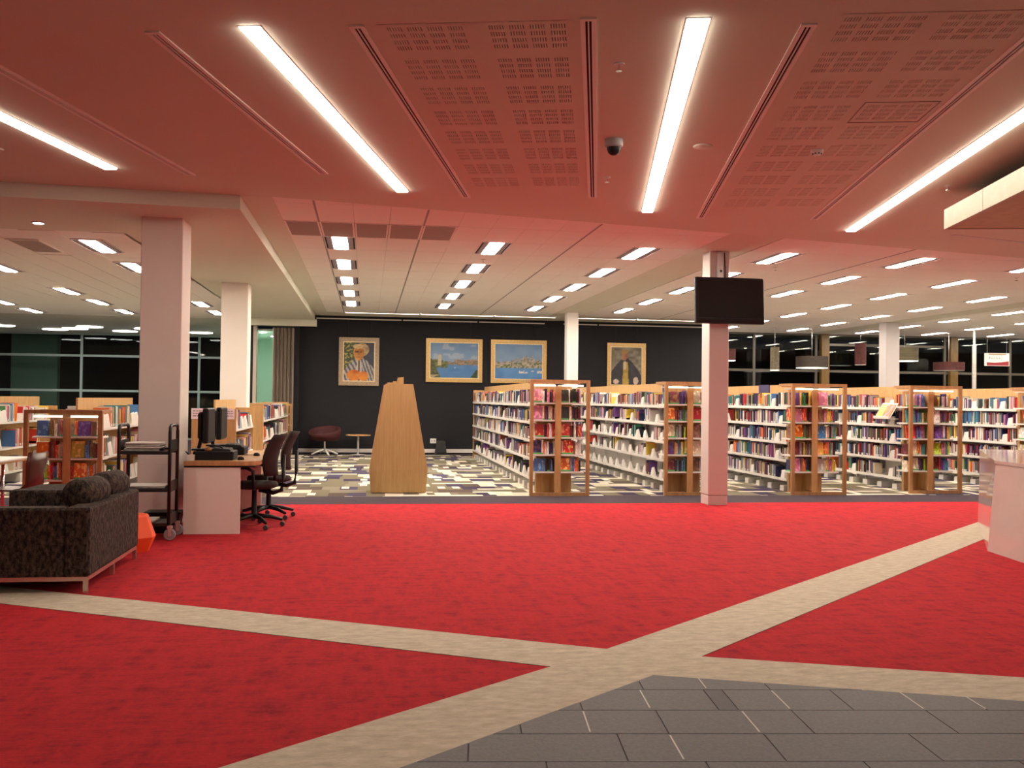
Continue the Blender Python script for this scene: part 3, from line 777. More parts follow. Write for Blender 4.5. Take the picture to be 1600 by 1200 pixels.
def p_elder(u, v):       # loosely brushed half figure in a striped cardigan
    n = vn(u*22, v*30); c = mixc((.03, .04, .05), (.10, .13, .03), n) if u < .42 else mixc((.02, .03, .05), (.06, .07, .10), n)
    if u < .3 and n > .62: c = (.35, .30, .06)
    body = v < .62-1.1*abs(u-.52)**1.6
    if body:
        s = math.sin((u*1.2+v*.6+.04*n)*46+8*abs(u-.5)); c = mixc((.05, .05, .07), (.42, .40, .40), .5+.5*s)
        if abs(u-.5) < .09*(1.2-v): c = (.10, .05, .05) if abs(u-.5) < .035 else (.5, .46, .4)
    if ell(u, v, .60, .80, .21, .16): c = mixc((.22, .13, .06), (.50, .38, .20), n)
    if ell(u, v, .49, .72, .17, .19): c = mixc((.30, .10, .02), (.62, .28, .06), vn(u*12, v*13))
    if ell(u, v, .47, .88, .17, .06): c = mixc((.45, .28, .10), (.60, .45, .25), n)
    if .73 < v < .765 and .36 < u < .58 and n > .3: c = (.12, .04, .02)
    if .60 < v < .625 and .40 < u < .52: c = (.16, .03, .02)
    if ell(u, v, .34, .16, .22, .14) or ell(u, v, .64, .14, .16, .12): c = mixc((.42, .07, .01), (.70, .26, .03), vn(u*11, v*12))
    return c
def p_statesman(u, v):
    n = vn(u*12, v*14); c = mixc((.10, .08, .05), (.30, .28, .22), n*(.5+.5*u))
    if v < .72-1.3*abs(u-.47)**1.5: c = mixc((.012, .012, .016), (.03, .03, .045), n)
    if abs(u-.48) < .07+.05*(.6-v) and v < .60: c = mixc((.28, .17, .02), (.45, .30, .05), n)
    if abs(u-.46) < .035 and .42 < v < .62: c = (.45, .38, .25)
    if ell(u, v, .44, .77, .10, .13): c = mixc((.22, .08, .04), (.42, .20, .10), n)
    if ell(u, v, .45, .87, .11, .06): c = (.30, .17, .06)
    if ell(u, v, .18, .10, .09, .06) or ell(u, v, .80, .12, .08, .10): c = (.50, .38, .30)
    return c
def sky(v, n): return mixc((.14, .26, .46), (.25, .36, .50), max(0, min(1, (1-v)*1.3+.5*(n-.5))))
def p_bay(u, v):
    n = vn(u*9, v*12); m2 = vn(u*40, v*36)
    c = sky(v, n)
    if v > .55 and n > .66: c = mixc(c, (.40, .46, .54), .5)
    if v < .44: c = mixc((.04, .14, .36), (.09, .24, .50), .6*n+v)
    hz = .44+.07*m2+(.05 if u > .5 else 0)
    if u > .36 and .36+.03*m2 < v < hz: c = mixc((.07, .09, .07), (.40, .27, .17), m2)
    if u < .36 and .28+.04*m2 < v < .46+.08*n: c = mixc((.03, .07, .02), (.22, .22, .08), m2)
    if .17 < u < .24 and .36 < v < .68-.3*abs(u-.205)*6: c = (.50, .42, .28)
    if u < .24-.35*v and v < .55: c = mixc((.015, .03, .012), (.12, .13, .05), m2)
    if u > .82+.5*v and v < .25: c = mixc((.01, .03, .012), (.06, .10, .03), m2)
    if ell(u, v, .52, .30, .015, .02): c = (.8, .8, .8)
    if u < .2 and v < .1 and v > .5*u: c = (.35, .30, .18)
    return c
def p_city(u, v):
    m2 = vn(u*42, v*34); n = vn(u*8, v*8); c = sky(v, n)
    if v < .33: c = mixc((.04, .15, .38), (.10, .27, .54), .7*n+v)
    top = .45+.22*h2(math.floor(u*34), 3)*(1 if .42 < u < .95 else .4)
    if .33 < v < top: c = mixc((.10, .10, .10), (.52, .44, .32), m2)
    if .33 < v < .47 and m2 < .45: c = (.08, .13, .04)
    if u > .5 and .19 < v < .25 and vn(u*30, v*20) > .42: c = (.62, .58, .54)
    return c
painting(-.73, .27, 1.71, 2.92, p_elder, .10, 'gilt_dull', 'framed portrait of seated elderly figure in striped cardigan, leftmost on wall')
painting(1.45, 2.89, 1.83, 2.94, p_bay, .09, 'gilt', 'framed harbour painting with pale tower at the left shore')
painting(3.11, 4.56, 1.83, 2.94, p_city, .09, 'gilt', 'framed harbour painting with city skyline across the water')
painting(6.17, 7.21, 1.72, 2.92, p_statesman, .09, 'gilt', 'framed portrait of standing figure in dark coat and yellow waistcoat')

t = thing('wall_outlet', 'white power outlet low on the charcoal wall', 'outlet', (1.66, WALL_Y-.012, .27))
MB().box(-.075, .075, -.012, .012, 0, .12, 'steel_white').build('plate', t); MB().box(-.045, -.02, -.016, -.012, .04, .08, 'tee_grey').box(.02, .045, -.016, -.012, .04, .08, 'tee_grey').build('sockets', t)
t = thing('floor_speaker', 'small black box on floor against the charcoal wall', 'box', (1.85, 24.5, 0))
MB().hexa([(-.16, -.1, .0), (.14, -.1, 0), (.14, .12, 0), (-.16, .12, 0)], [(-.1, -.02, .34), (.1, -.02, .34), (.1, .12, .34), (-.1, .12, .34)], 'black_plastic').build('case', t)
MB().box(-.1, .1, -.108, -.09, .03, .06, 'black_matte').build('foot_rail', t)

# red tub chair and small table
t = thing('tub_chair', 'red upholstered swivel tub chair by the charcoal wall', 'chair', (-1.02, 24.0, 0), math.radians(-25))
prof = []
m = MB(); n = 28
vs = []; fs = []
for k, (rr, z) in enumerate(((.20, .34), (.30, .36), (.36, .44), (.385, .56), (.37, .62), (.345, .62), (.33, .54), (.29, .46))):
    for i in range(n):
        a = 2*math.pi*i/n
        lift = 0 if z < .45 else (.09*math.cos(a-math.pi/2)+.0)*(1 if .5 < z else .4)
        vs.append((rr*math.cos(a)*1.05, rr*math.sin(a)*.95, z+lift))
for k in range(7):
    for i in range(n): j = (i+1) % n; fs.append((k*n+i, k*n+j, k*n+n+j, k*n+n+i))
fs += [tuple(range(n)), ]
MB().add(vs, fs, 'red_fabric', True).build('shell', t)
MB().lathe([(.0, .40), (.27, .40), (.30, .44), (.28, .48), (.0, .485)], 'black_fabric', n=24).build('seat_cushion', t)
MB().lathe([(.025, .1), (.025, .36)], 'chrome', n=10).build('stem', t)
for k in range(4):
    a = math.radians(45+90*k); MB().tube([(0, 0, .14), (.15*math.cos(a), .15*math.sin(a), .10), (.33*math.cos(a), .33*math.sin(a), .02)], [.026, .024, .02], 'steel_white').build('leg', t)
t = thing('side_table', 'low round pedestal table between red chair and wooden kiosk', 'table', (-.22, 24.15, 0))
MB().lathe([(.0, .47), (.30, .47), (.31, .485), (.30, .50), (.0, .50)], 'timber', n=28).build('table_top', t)
MB().lathe([(.028, .03), (.028, .47)], 'alu', n=12).build('stem', t); MB().lathe([(.19, .0), (.19, .012), (.03, .03)], 'alu', n=24).build('base', t)

# tall wooden kiosk in front of the wall
t = thing('kiosk', 'tall tapered wooden catalogue kiosk standing on the patterned carpet', 'kiosk', (.45, 14.45, 0))
def sect(w0, w1, y0, y1, z): return [(w0, y0, z), (w1, y0, z), (w1, y1, z), (w0, y1, z)]
m = MB()
lv = [sect(-.40, .42, -.02, .40, .01), sect(-.425, .445, -.03, .42, .34), sect(-.22, .215, -.0, .24, 1.60)]
lv2 = [sect(-.385, .42, -.03, .40, .01), sect(-.405, .445, -.045, .42, .34), sect(-.19, .215, -.015, .24, 1.615)]
for a, b in zip(lv2, lv2[1:]):
    MB().hexa([(p[0], p[1], p[2]) for p in a[:2]]+[(a[2][0], -.0, a[2][2]), (a[3][0], -.0, a[3][2])], [(p[0], p[1], p[2]) for p in b[:2]]+[(b[2][0], .012, b[2][2]), (b[3][0], .012, b[3][2])], 'timber_kiosk').build('front_panel', t)
for a, b in zip(lv, lv[1:]):
    MB().hexa([(p[0]*.985+.004, p[1]+.02 if p[1] < .1 else p[1], p[2]) for p in a], [(p[0]*.985+.004, p[1]+.02 if p[1] < .1 else p[1], p[2]) for p in b], 'timber').build('carcass', t)
MB().box(-.3, .3, .03, .35, -.0, .012, 'black_matte').build('plinth', t)
st = MB(); st.box(-.16, -.08, .06, .2, 1.59, 1.635, 'timber_kiosk').box(-.08, -.03, .06, .2, 1.59, 1.655, 'timber_kiosk'); st.build('stepped_block', t)
MB().hexa([(-.03, .05, 1.6), (.075, .05, 1.6), (.075, .2, 1.6), (-.03, .2, 1.6)], [(-.01, .05, 1.71), (.075, .05, 1.72), (.075, .2, 1.72), (-.01, .2, 1.71)], 'timber_kiosk').build('top_block', t)

# ------------------------------------------------------------------ bookcases
PAL = {'white': (.72, .70, .66), 'cream': (.62, .54, .40), 'black': (.02, .018, .02), 'navy': (.02, .03, .10), 'blue': (.06, .16, .40), 'purple': (.13, .04, .22),
       'maroon': (.16, .02, .03), 'red': (.55, .03, .025), 'pink': (.62, .22, .34), 'orange': (.75, .17, .03), 'yellow': (.70, .50, .06), 'lime': (.42, .58, .02),
       'green': (.04, .20, .07), 'teal': (.04, .22, .24), 'brown': (.18, .09, .04), 'grey': (.26, .25, .26)}
SPINES = ['white']*4+['cream']*2+['black']*5+['navy']*3+['blue', 'purple', 'purple', 'maroon', 'maroon', 'red', 'pink', 'orange', 'yellow', 'green', 'teal', 'brown', 'grey', 'grey', 'grey']
def jitter(c): k = R.uniform(.75, 1.25); return tuple(min(.85, max(0, x*k+R.uniform(-.01, .015))) for x in c)
SV, SF, SCOL = [], [], []     # everything spine-out on the long runs
def sbox(p, col):
    b = len(SV); SV.extend(p); SF.extend([(b, b+3, b+2, b+1), (b+4, b+5, b+6, b+7), (b, b+1, b+5, b+4), (b+1, b+2, b+6, b+5), (b+2, b+3, b+7, b+6), (b+3, b, b+4, b+7)])
    SCOL.extend([(*col, 1)]*8)
def row_books(x_sp, dirx, y0, y1, z, fill, hmin=.17, hmax=.235, pal=None, depth=.15, gaps=()):
    """spine-out books along y; spines at x_sp, bodies towards dirx"""
    y = y0; holes = []
    while y < y1-.05:
        g = [q for q in gaps if q-.085 < y < q+.075]
        if g: y = g[0]+.076; continue
        seg = R.uniform(.18, .5)
        if R.random() > fill:
            holes.append((y, min(y+seg, y1))); y += seg; continue
        e = min(y+seg, y1-.02); base = R.choice(pal or SPINES); hh = R.uniform(hmin, hmax)
        nx = [q-.085 for q in gaps if q-.085 >= y]
        if nx: e = min(e, min(nx)+.001)
        while y < e-.012:
            th = R.uniform(.014, .042); h = max(hmin, min(hmax, hh+R.uniform(-.03, .02))); d = depth+R.uniform(-.02, .01)
            c = jitter(PAL[base if R.random() < .25 else R.choice(pal or SPINES)])
            s = R.uniform(0, .02); ln = R.uniform(.03, .07) if R.random() < .05 else 0
            xs = sorted((x_sp+dirx*s, x_sp+dirx*(s+d)))
            def bx(za, zb, g, col):
                la, lb = ln*za/h, ln*zb/h
                sbox([(xs[0]-g, y+la, z+za), (xs[1]+g, y+la, z+za), (xs[1]+g, y+th+la, z+za), (xs[0]-g, y+th+la, z+za),
                      (xs[0]-g, y+lb, z+zb), (xs[1]+g, y+lb, z+zb), (xs[1]+g, y+th+lb, z+zb), (xs[0]-g, y+th+lb, z+zb)], col)
            bx(0, h, 0, c)
            if R.random() < .4: bx(.012, .045, .001, (.75, .74, .72))
            y += th+R.choice((.001, .002, .006))
        y += R.choice((0, 0, .02))
    return holes
# one bookend mesh: upright with sloped shoulder and a foot, faces along x
be = MB()
be.add([(0, -.09, 0), (0, .07, 0), (0, .055, .14), (0, -.03, .165), (0, -.075, .15), (.0035, -.09, 0), (.0035, .07, 0), (.0035, .055, .14), (.0035, -.03, .165), (.0035, -.075, .15)],
       [(0, 1, 2, 3, 4), (9, 8, 7, 6, 5), (0, 5, 6, 1), (1, 6, 7, 2), (2, 7, 8, 3), (3, 8, 9, 4), (4, 9, 5, 0)], 'steel_white')
be.box(0, .09, -.08, .06, 0, .003, 'steel_white')
BOOKEND = be.mesh('bookend')
BW = MB()   # wedge style bookend block seen from the aisle
BW.hexa([(-.08, -.075, 0), (-.02, -.075, 0), (-.02, .075, 0), (-.08, .075, 0)], [(-.062, -.055, .145), (-.05, -.055, .145), (-.05, .06, .13), (-.062, .06, .13)], 'steel_white')
BOOKBLOCK = BW.mesh('bookend')
LEVEL = ['top', 'second', 'middle', 'fourth', 'bottom']
def bookend(x, y, z, rz, lab, grp, me=None):
    o = put('bookend', me or BOOKBLOCK, None, (x, y, z), rz); tag(o, lab, 'bookend', grp); return o
SHELFZ = [1.335, 1.06, .78, .50, .20]
RUNS = [(2.79, 14.42), (4.83, 14.45), (6.83, 14.45), (8.89, 14.66), (10.95, 14.66), (13.02, 14.8)]
FILL = [[.95, .92, .93, .93, .45], [.80, .62, .55, .22, .03], [.96, .97, .97, .97, .97], [.85, .88, .9, .85, .4], [.96]*5, [.9]*5]
RUNTXT = ['first', 'second', 'third', 'fourth', 'fifth', 'sixth']
BAYL = .97
shelf_me = MB()
shelf_me.box(-.285, -.01, .004, BAYL-.004, -.004, 0, 'steel_white').box(-.29, -.285, .004, BAYL-.004, -.032, .012, 'steel_white')
shelf_me.box(-.27, -.26, .004, BAYL-.004, -.03, -.004, 'steel_white')
SHELF = shelf_me.mesh('shelf')
ft = MB(); ft.hexa([(-.26, -.075, 0), (-.02, -.075, 0), (-.02, .075, 0), (-.26, .075, 0)], [(-.255, -.07, .085), (-.02, -.07, .10), (-.02, .07, .10), (-.255, .07, .085)], 'steel_white'); FOOT = ft.mesh('foot')
br = MB(); br.add([(-.28, 0, -.03), (-.01, 0, -.03), (-.01, 0, .09), (-.05, 0, .09), (-.28, 0, .012), (-.28, .003, -.03), (-.01, .003, -.03), (-.01, .003, .09), (-.05, .003, .09), (-.28, .003, .012)],
                  [(0, 1, 2, 3, 4), (9, 8, 7, 6, 5), (0, 5, 6, 1), (1, 6, 7, 2), (2, 7, 8, 3), (3, 8, 9, 4), (4, 9, 5, 0)], 'steel_white'); BRACK = br.mesh('bracket')
tp = MB(); tp.box(-.012, .012, .002, BAYL-.002, 1.30, 1.70, 'timber_pale'); TOPP = tp.mesh('top_panel')
bp = MB(); bp.box(-.006, .006, .02, BAYL-.02, .14, 1.30, 'steel_white'); BACKP = bp.mesh('back_panel')
up = MB(); up.box(-.022, .022, -.022, .022, 0, 1.32, 'steel_white'); UPR = up.mesh('upright')
for ri, (c, yb) in enumerate(RUNS):
    nb = 9 if ri < 3 else 8
    t = thing('bookcase', '%s long white double-sided bookcase run from the left, with timber top' % RUNTXT[ri], 'bookcase', (c, yb, 0), 0, 'bookcase runs')
    MB().cbox(-.275, .275, 0, .03, 0, 1.62, 'timber', .004).build('end_panel', t)
    MB().cbox(-.275, .275, nb*BAYL+.03, nb*BAYL+.06, 0, 1.62, 'timber', .004).build('end_panel', t)
    for b in range(nb+1): put('upright', UPR, t, (0, .03+b*BAYL+(.0 if 0 < b < nb else (.02 if b == 0 else -.02)), 0))
    for b in range(nb):
        y = .03+b*BAYL
        put('top_panel', TOPP, t, (0, y, 0)); put('back_panel', BACKP, t, (0, y, 0))
        for s in (0, 1):
            for z in SHELFZ:
                if s == 0: put('shelf', SHELF, t, (0, y, z))
                else: put('shelf', SHELF, t, (0, y+BAYL, z), math.pi)
            for k in (.25, .75): put('foot', FOOT, t, (0, y+BAYL*k, 0), math.pi*s)
            if s == 0:
                for z in SHELFZ: put('bracket', BRACK, t, (0, y+.002, z))
    # contents, aisle side seen from the foyer and far side
    for li, z in enumerate(SHELFZ):
        fill = FILL[ri][li]
        ylast = yb+.03+nb*BAYL-.2
        if (li == 4 and ri < 2) or (ri == 1 and li >= 2): keep = [yb+.25+.46*k for k in range(int(nb*BAYL/.46))]
        else:
            keep = []; yy = yb+R.uniform(.15, .6)
            while yy < ylast: keep.append(yy); yy += R.uniform(.75, 2.0) if ri != 2 else R.uniform(1.1, 2.4)
        if ri == 5: keep = keep[:2]
        keep = [q for q in keep if q < ylast][:18]
        row_books(c-.275, 1, yb+.05, yb+.03+nb*BAYL-.02, z, fill, gaps=keep)
        for k, yy in enumerate(keep):
            bookend(c-.2, yy, z+.001, 0, 'white bookend, %s along the %s shelf of %s bookcase run' % (ORD[k], LEVEL[li], RUNTXT[ri]), 'white bookends')
        row_books(c+.275, -1, yb+.05, yb+.03+nb*BAYL-.02, z, .9)

# coloured tag boards on the run tops
for x, y, m_, lab in ((2.768, 15.05, 'vent_brown', 'small brown card clipped to timber top of the first bookcase run'), (4.808, 15.2, 'shade_navy', 'dark blue sign card clipped to top of second bookcase run'), (6.808, 16.0, 'shade_navy', 'dark purple sign card clipped to top of third bookcase run')):
    if m_ not in MATS: plain('shade_navy', (.05, .045, .13), .6)
    o = tag(MB().box(-.008, .008, -.22, .22, 0, .17, m_).build('sign_card'), lab, 'sign'); o.location = (x, y, 1.54)

# display end caps with face-out books
bkm = MB()
bkm.add([(-.5, -.5, 0), (.5, -.5, 0), (.5, .5, 0), (-.5, .5, 0), (-.5, -.5, 1), (.5, -.5, 1), (.5, .5, 1), (-.5, .5, 1)], [(0, 1, 5, 4), (1, 2, 6, 5), (3, 0, 4, 7)], 'book_cover')
bkm.add([(-.46, -.5, .0), (.46, -.5, 0), (.46, .47, 0), (-.46, .47, 0), (-.46, -.5, .985), (.46, -.5, .985), (.46, .47, .985), (-.46, .47, .985)], [(0, 3, 2, 1), (4, 5, 6, 7), (2, 3, 7, 6)], 'paper')
SPINE_ME = bkm.mesh('book')
fo = MB()
fo.box(-.5, .5, -.5, -.42, 0, 1, 'book_cover').box(-.5, .5, .42, .5, 0, 1, 'book_cover').box(-.48, .47, -.42, .42, .015, .985, 'paper').box(-.5, -.48, -.42, .42, 0, 1, 'book_cover')
FACE_ME = fo.mesh('book')
NBOOK = [0]
def book(kind, x, y, z, w, d, h, cname, lab, grp, tilt=0.0, lean=0.0):
    o = put('book', SPINE_ME if kind == 'spine' else FACE_ME, None, (x, y, z), None, (w, d, h))
    o.rotation_euler = (-tilt, lean, 0)
    o.color = (*jitter(PAL[cname]), 1)
    tag(o, lab, 'book', grp); NBOOK[0] += 1
def fill_shelf(x0, x1, yfr, z, face_col, spine_cols, where, grp, hmax=.215):
    """face-out book first, spine-out books after it, left to right"""
    x = x0+.015; k = 0; face_at = R.choice((0, 0, 1))
    items = []
    n_sp = R.randint(6, 8)
    seq = ['s']*n_sp
    seq.insert(0 if face_at == 0 else R.choice((1, 2)), 'f')
    for sidx, s in enumerate(seq):
        if s == 'f':
            w = R.uniform(.13, .16); 
            if x+w > x1: continue
            items.append(('face', x+w/2, w, R.uniform(hmax-.03, hmax), face_col)); x += w+.006
        else:
            w = R.uniform(.018, .036)
            if x+w > x1: break
            items.append(('spine', x+w/2, w, R.uniform(hmax-.06, hmax), R.choice(spine_cols))); x += w+R.choice((.002, .002, .008))
    for i, (kd, xx, w, h, cn) in enumerate(items):
        if kd == 'face': book('face', xx, yfr+.035, z+.004, w, .024, h, cn, '%s cover-out book, %s from left on %s' % (cn, ORD[i], where), grp, tilt=math.radians(7))
        else: book('spine', xx, yfr+.095, z+.001, w, .14, h, cn, '%s spine-out book, %s from left on %s' % (cn, ORD[i], where), grp)
WARMS = [['maroon', 'pink', 'white', 'black'], ['black', 'navy', 'maroon', 'cream'], ['red', 'black', 'white', 'maroon'], ['white', 'navy', 'orange', 'brown'], ['blue', 'orange', 'black', 'grey']]
FACES = [[('pink', 'black'), ('pink', 'black'), ('red', 'red'), ('navy', 'red'), ('blue', 'orange')],
         [('maroon', 'cream'), ('orange', 'red'), ('cream', 'brown'), ('purple', 'cream'), ('maroon', 'brown')],
         [('purple', 'pink'), ('pink', 'brown'), ('orange', 'blue'), ('maroon', 'yellow'), ('pink', 'white')],
         [('white', 'brown'), ('teal', 'white'), ('red', 'purple'), ('cream', 'lime'), ('cream', 'maroon')],
         [('blue', 'green'), ('red', 'white'), ('navy', 'pink'), ('maroon', 'teal'), ('brown', 'cream')]]
DZ = [1.365, 1.11, .855, .60, .345]
def display(c, yb, levels, H, faces, txt, lab, grp, w=.42, depth=.50, bar=True):
    t = thing('book_display', lab, 'display stand', (c, yb, 0), 0, 'timber end displays')
    yf = -depth
    for s in (-1, 1): MB().box(s*w-.025, s*w+.025, yf, yf+.05, 0, H, 'timber_frame').build('post', t)
    MB().box(-w+.025, w-.025, yf, yf+.05, H-.045, H, 'timber_frame').build('top_rail', t)
    MB().box(-w+.025, w-.025, yf, yf+.04, 0, .05, 'timber_frame').build('bottom_rail', t)
    for s in (-1, 1): MB().box(s*w-.02, s*w+.02, yf+.05, -.002, H-.04, H, 'timber_frame').build('side_rail', t)
    MB().box(-w+.02, w-.02, -.03, -.004, H-.05, H, 'timber_frame').build('back_rail', t)
    MB().box(-.014, .014, yf+.175, -.027, .04, H-.1, 'timber').build('divider', t)
    MB().box(-.045, .045, yf+.15, yf+.174, .0, H-.1, 'timber').build('divider_face', t)
    MB().box(-.27, .27, -.026, -.004, .0, H-.1, 'timber').build('back_board', t)
    for z in levels:
        for s in (-1, 1):
            a, b = sorted((s*.0145, s*(w-.02)))
            MB().box(a, b, yf+.17, -.026, z-.022, z, 'steel_white').build('shelf', t)
    if bar:
        for s in (-1, 1):
            a, b = sorted((s*.05, s*(w-.05)))
            MB().box(a, b, yf+.12, yf+.15, H-.095, H-.068, 'bar_glow').build('light_bar', t)
            MB().box(a, a+.02, yf+.15, -.03, H-.09, H-.07, 'steel_white').build('bar_arm', t)
    return t
for ri in range(5):
    c, yb = RUNS[ri]
    where = RUNTXT[ri]
    display(c, yb, DZ, 1.70, FACES[ri], where, 'open timber frame book display at the end of %s bookcase run' % where, 'end displays')
    for li, z in enumerate(DZ):
        for s, side in ((0, 'left'), (1, 'right')):
            if ri == 4 and s == 1: continue
            x0, x1 = (c-.385, c-.02) if s == 0 else (c+.02, c+.385)
            fill_shelf(x0, x1, yb-.30, z, FACES[ri][li][s], WARMS[li] if ri == 0 else R.sample(sorted(PAL), 5), '%s %s shelf of %s end display' % (side, LEVEL[li], where), 'books on the timber end displays')

# slanted magazine rack on the fourth run
t = thing('magazine_rack', 'white sloping display shelf holding orange magazines on fourth bookcase run', 'display shelf', (8.57, 14.95, 1.12))
MB().hexa([(-.155, -.24, .05), (-.149, -.24, .05), (-.149, .24, .05), (-.155, .24, .05)], [(-.006, -.24, .30), (.0, -.24, .30), (.0, .24, .30), (-.006, .24, .30)], 'steel_white').build('slope', t)
MB().box(-.18, -.165, -.24, .24, .045, .085, 'steel_white').build('lip', t)
MB().box(-.17, .0, -.24, .24, .035, .048, 'steel_white').build('tray', t)
for k, (yy, cn) in enumerate(((-.115, 'orange'), (.115, 'yellow'))):
    o = put('magazine', FACE_ME, None, (8.57-.163, 14.95+yy, 1.12+.052), None, (.20, .008, .26)); o.rotation_euler = (math.radians(-31), 0, math.radians(-90)); o.color = (*PAL[cn], 1)
    tag(o, '%s magazine leaning on the sloping white rack' % cn, 'magazine', 'magazines on the rack')

# ------------------------------------------------------------------ left side bookcases
def low_run(c, y0, y1, H, levels, lab, fill, side_pal, grp, panel_h, be_lab, end0='timber', width=.31):
    t = thing('low_bookcase', lab, 'bookcase', (c, y0, 0), 0, 'low bookcases on the left')
    n = y1-y0
    MB().cbox(-width, width, 0, .03, 0, H, end0, .004).build('end_panel', t); MB().cbox(-width, width, n-.03, n, 0, H, 'timber', .004).build('end_panel', t)
    nbay = max(1, round(n/1.0)); bl = (n-.06)/nbay
    for b in range(nbay):
        MB().box(-.012, .012, .03+b*bl+.002, .03+(b+1)*bl-.002, .1, panel_h, 'timber_pale').build('top_panel', t)
        for z in levels:
            for s in (-1, 1):
                a, bb = sorted((s*.013, s*(width-.01)))
                MB().box(a, bb, .03+b*bl+.003, .03+(b+1)*bl-.003, z-.03, z, 'steel_white').build('shelf', t)
        for s in (-1, 1): MB().box(min(s*.05, s*(width-.03)), max(s*.05, s*(width-.03)), .03+b*bl+.4, .03+b*bl+.5, 0, .14, 'steel_white').build('foot', t)
    cnt = 0
    for li, z in enumerate(levels):
        for s in (-1, 1):
            holes = row_books(c+s*(width-.03), -s, y0+.06, y1-.06, z, fill[li], .2, .29, side_pal, .2)
            if s == 1:
                for k, h in enumerate(holes[:6]):
                    if h[1]-h[0] < .14: continue
                    o = put('bookend', BOOKBLOCK, None, (c+width-.12, h[0]+.12, z+.001), math.pi, (1.4, 1.5, 1.25))
                    tag(o, 'large white bookend, %s along %s shelf of %s' % (ORD[k], ['top', 'second', 'third'][li], be_lab), 'bookend', 'large white bookends'); cnt += 1
    return t
KP = ['white', 'white', 'white', 'red', 'orange', 'green', 'blue', 'yellow', 'maroon', 'cream', 'teal', 'pink']
low_run(-3.67, 13.02, 16.0, 1.2, [.97, .60, .22], 'low picture book case behind the timber display, left of near column', [.45, .45, .4], KP, 'k', 1.36, 'picture book case left of column')
low_run(-5.75, 12.9, 18.2, 1.2, [.97, .57, .20], 'low picture book case at the left picture edge', [.5, .55, .4], KP, 'k', 1.36, 'picture book case at left edge')
low_run(-2.18, 14.4, 16.65, 1.22, [.92, .53, .18], 'low timber ended bookcase behind the desk monitors with paper signs', [.5, .5, .5], KP, 'k', 1.35, 'bookcase behind the monitors')
low_run(-2.17, 18.0, 23.6, 1.28, [.97, .60, .24], 'low bookcase between second column and folding door', [.75, .8, .7], None, 'k', 1.28, 'bookcase near the folding door')
low_run(-7.8, 14.5, 19.0, 1.2, [.97, .57, .20], 'low picture book case mostly outside the left picture edge', [.5, .55, .4], KP, 'k', 1.36, 'outermost left picture book case')
# paper signs on the end panel
for k, (x, lab) in enumerate(((-2.36, 'left pale pink paper sign on bookcase end behind monitors'), (-2.03, 'right pale pink paper sign on bookcase end behind monitors'))):
    t = thing('paper_sign', lab, 'sign', (x, 14.4, 1.07), 0, 'paper signs')
    MB().box(-.135, .135, -.006, -.001, 0, .155, 'sign_paper').build('sheet', t)
    ln = MB()
    for q, z in enumerate((.11, .075, .04)):
        xx = -.11
        while xx < .1:
            w_ = R.uniform(.012, .05); ln.box(xx, min(xx+w_, .11), -.0075, -.006, z, z+.014, 'ink'); xx += w_+.012
    ln.build('printed_lines', t)
display(-3.67, 13.0, [.88, .61, .345], 1.21, None, 'k', 'low timber frame display of children books left of the column', 'end displays', w=.43, depth=.5)
KF = [('blue', 'purple'), ('orange', 'yellow'), ('lime', 'orange')]
for li, z in enumerate((.88, .61, .345)):
    for s, side in ((0, 'left'), (1, 'right')):
        x0, x1 = (-3.67-.39, -3.69) if s == 0 else (-3.65, -3.67+.39)
        fill_shelf(x0, x1, 12.70, z, KF[li][s], ['blue', 'orange', 'red', 'cream', 'maroon', 'grey', 'brown'], '%s %s shelf of low children display' % (side, ['top', 'middle', 'lowest'][li]), 'books on the children display')
display(-2.17, 23.62+.5, [1.0, .74, .48, .22], 1.24, None, 'k', 'timber frame at the far end of bookcase near folding door', 'end displays', w=.36, depth=.5, bar=False)

# all remaining spine-out books in the runs
me = bpy.data.meshes.new('shelved_books')
me.from_pydata(SV, [], SF); me.materials.append(MATS['print_colour'])
at = me.color_attributes.new('Col', 'FLOAT_COLOR', 'POINT'); at.data.foreach_set('color', np.array(SCOL, dtype=np.float32).ravel())
o = put('shelved_books', me); tag(o, 'rows of spine-out library books filling the long bookcase runs', 'books', None, 'stuff')

# ------------------------------------------------------------------ sofa
t = thing('sofa', 'dark patterned boxy two-seat sofa on slim metal frame at left', 'sofa', (-1.93, 7.22, 0))
MB().cbox(-.17, 0, 0, 1.50, .115, .60, 'sofa_fabric', .018).build('backrest', t)
MB().cbox(-1.0, -.172, 0, .16, .115, .60, 'sofa_fabric', .018).build('arm', t)
MB().cbox(-1.0, -.172, 1.34, 1.50, .115, .60, 'sofa_fabric', .018).build('arm', t)
MB().box(-.98, -.172, .162, 1.338, .115, .28, 'sofa_fabric').build('seat_base', t)
for k in range(2): MB().cbox(-.98, -.174, .165+k*.588, .165+k*.588+.582, .282, .44, 'sofa_fabric', .03).build('seat_cushion', t)
f = MB(); f.box(-.99, -.01, .01, .04, .085, .115, 'sofa_leg').box(-.99, -.01, 1.46, 1.49, .085, .115, 'sofa_leg').box(-.04, -.01, .04, 1.46, .085, .115, 'sofa_leg').box(-.99, -.96, .04, 1.46, .085, .115, 'sofa_leg'); f.build('base_frame', t)
for x, y in ((-.04, .01), (-.04, 1.46), (-.99, .01), (-.99, 1.46), (-.04, .73)): MB().box(x, x+.03, y, y+.03, 0, .085, 'sofa_leg').build('leg', t)
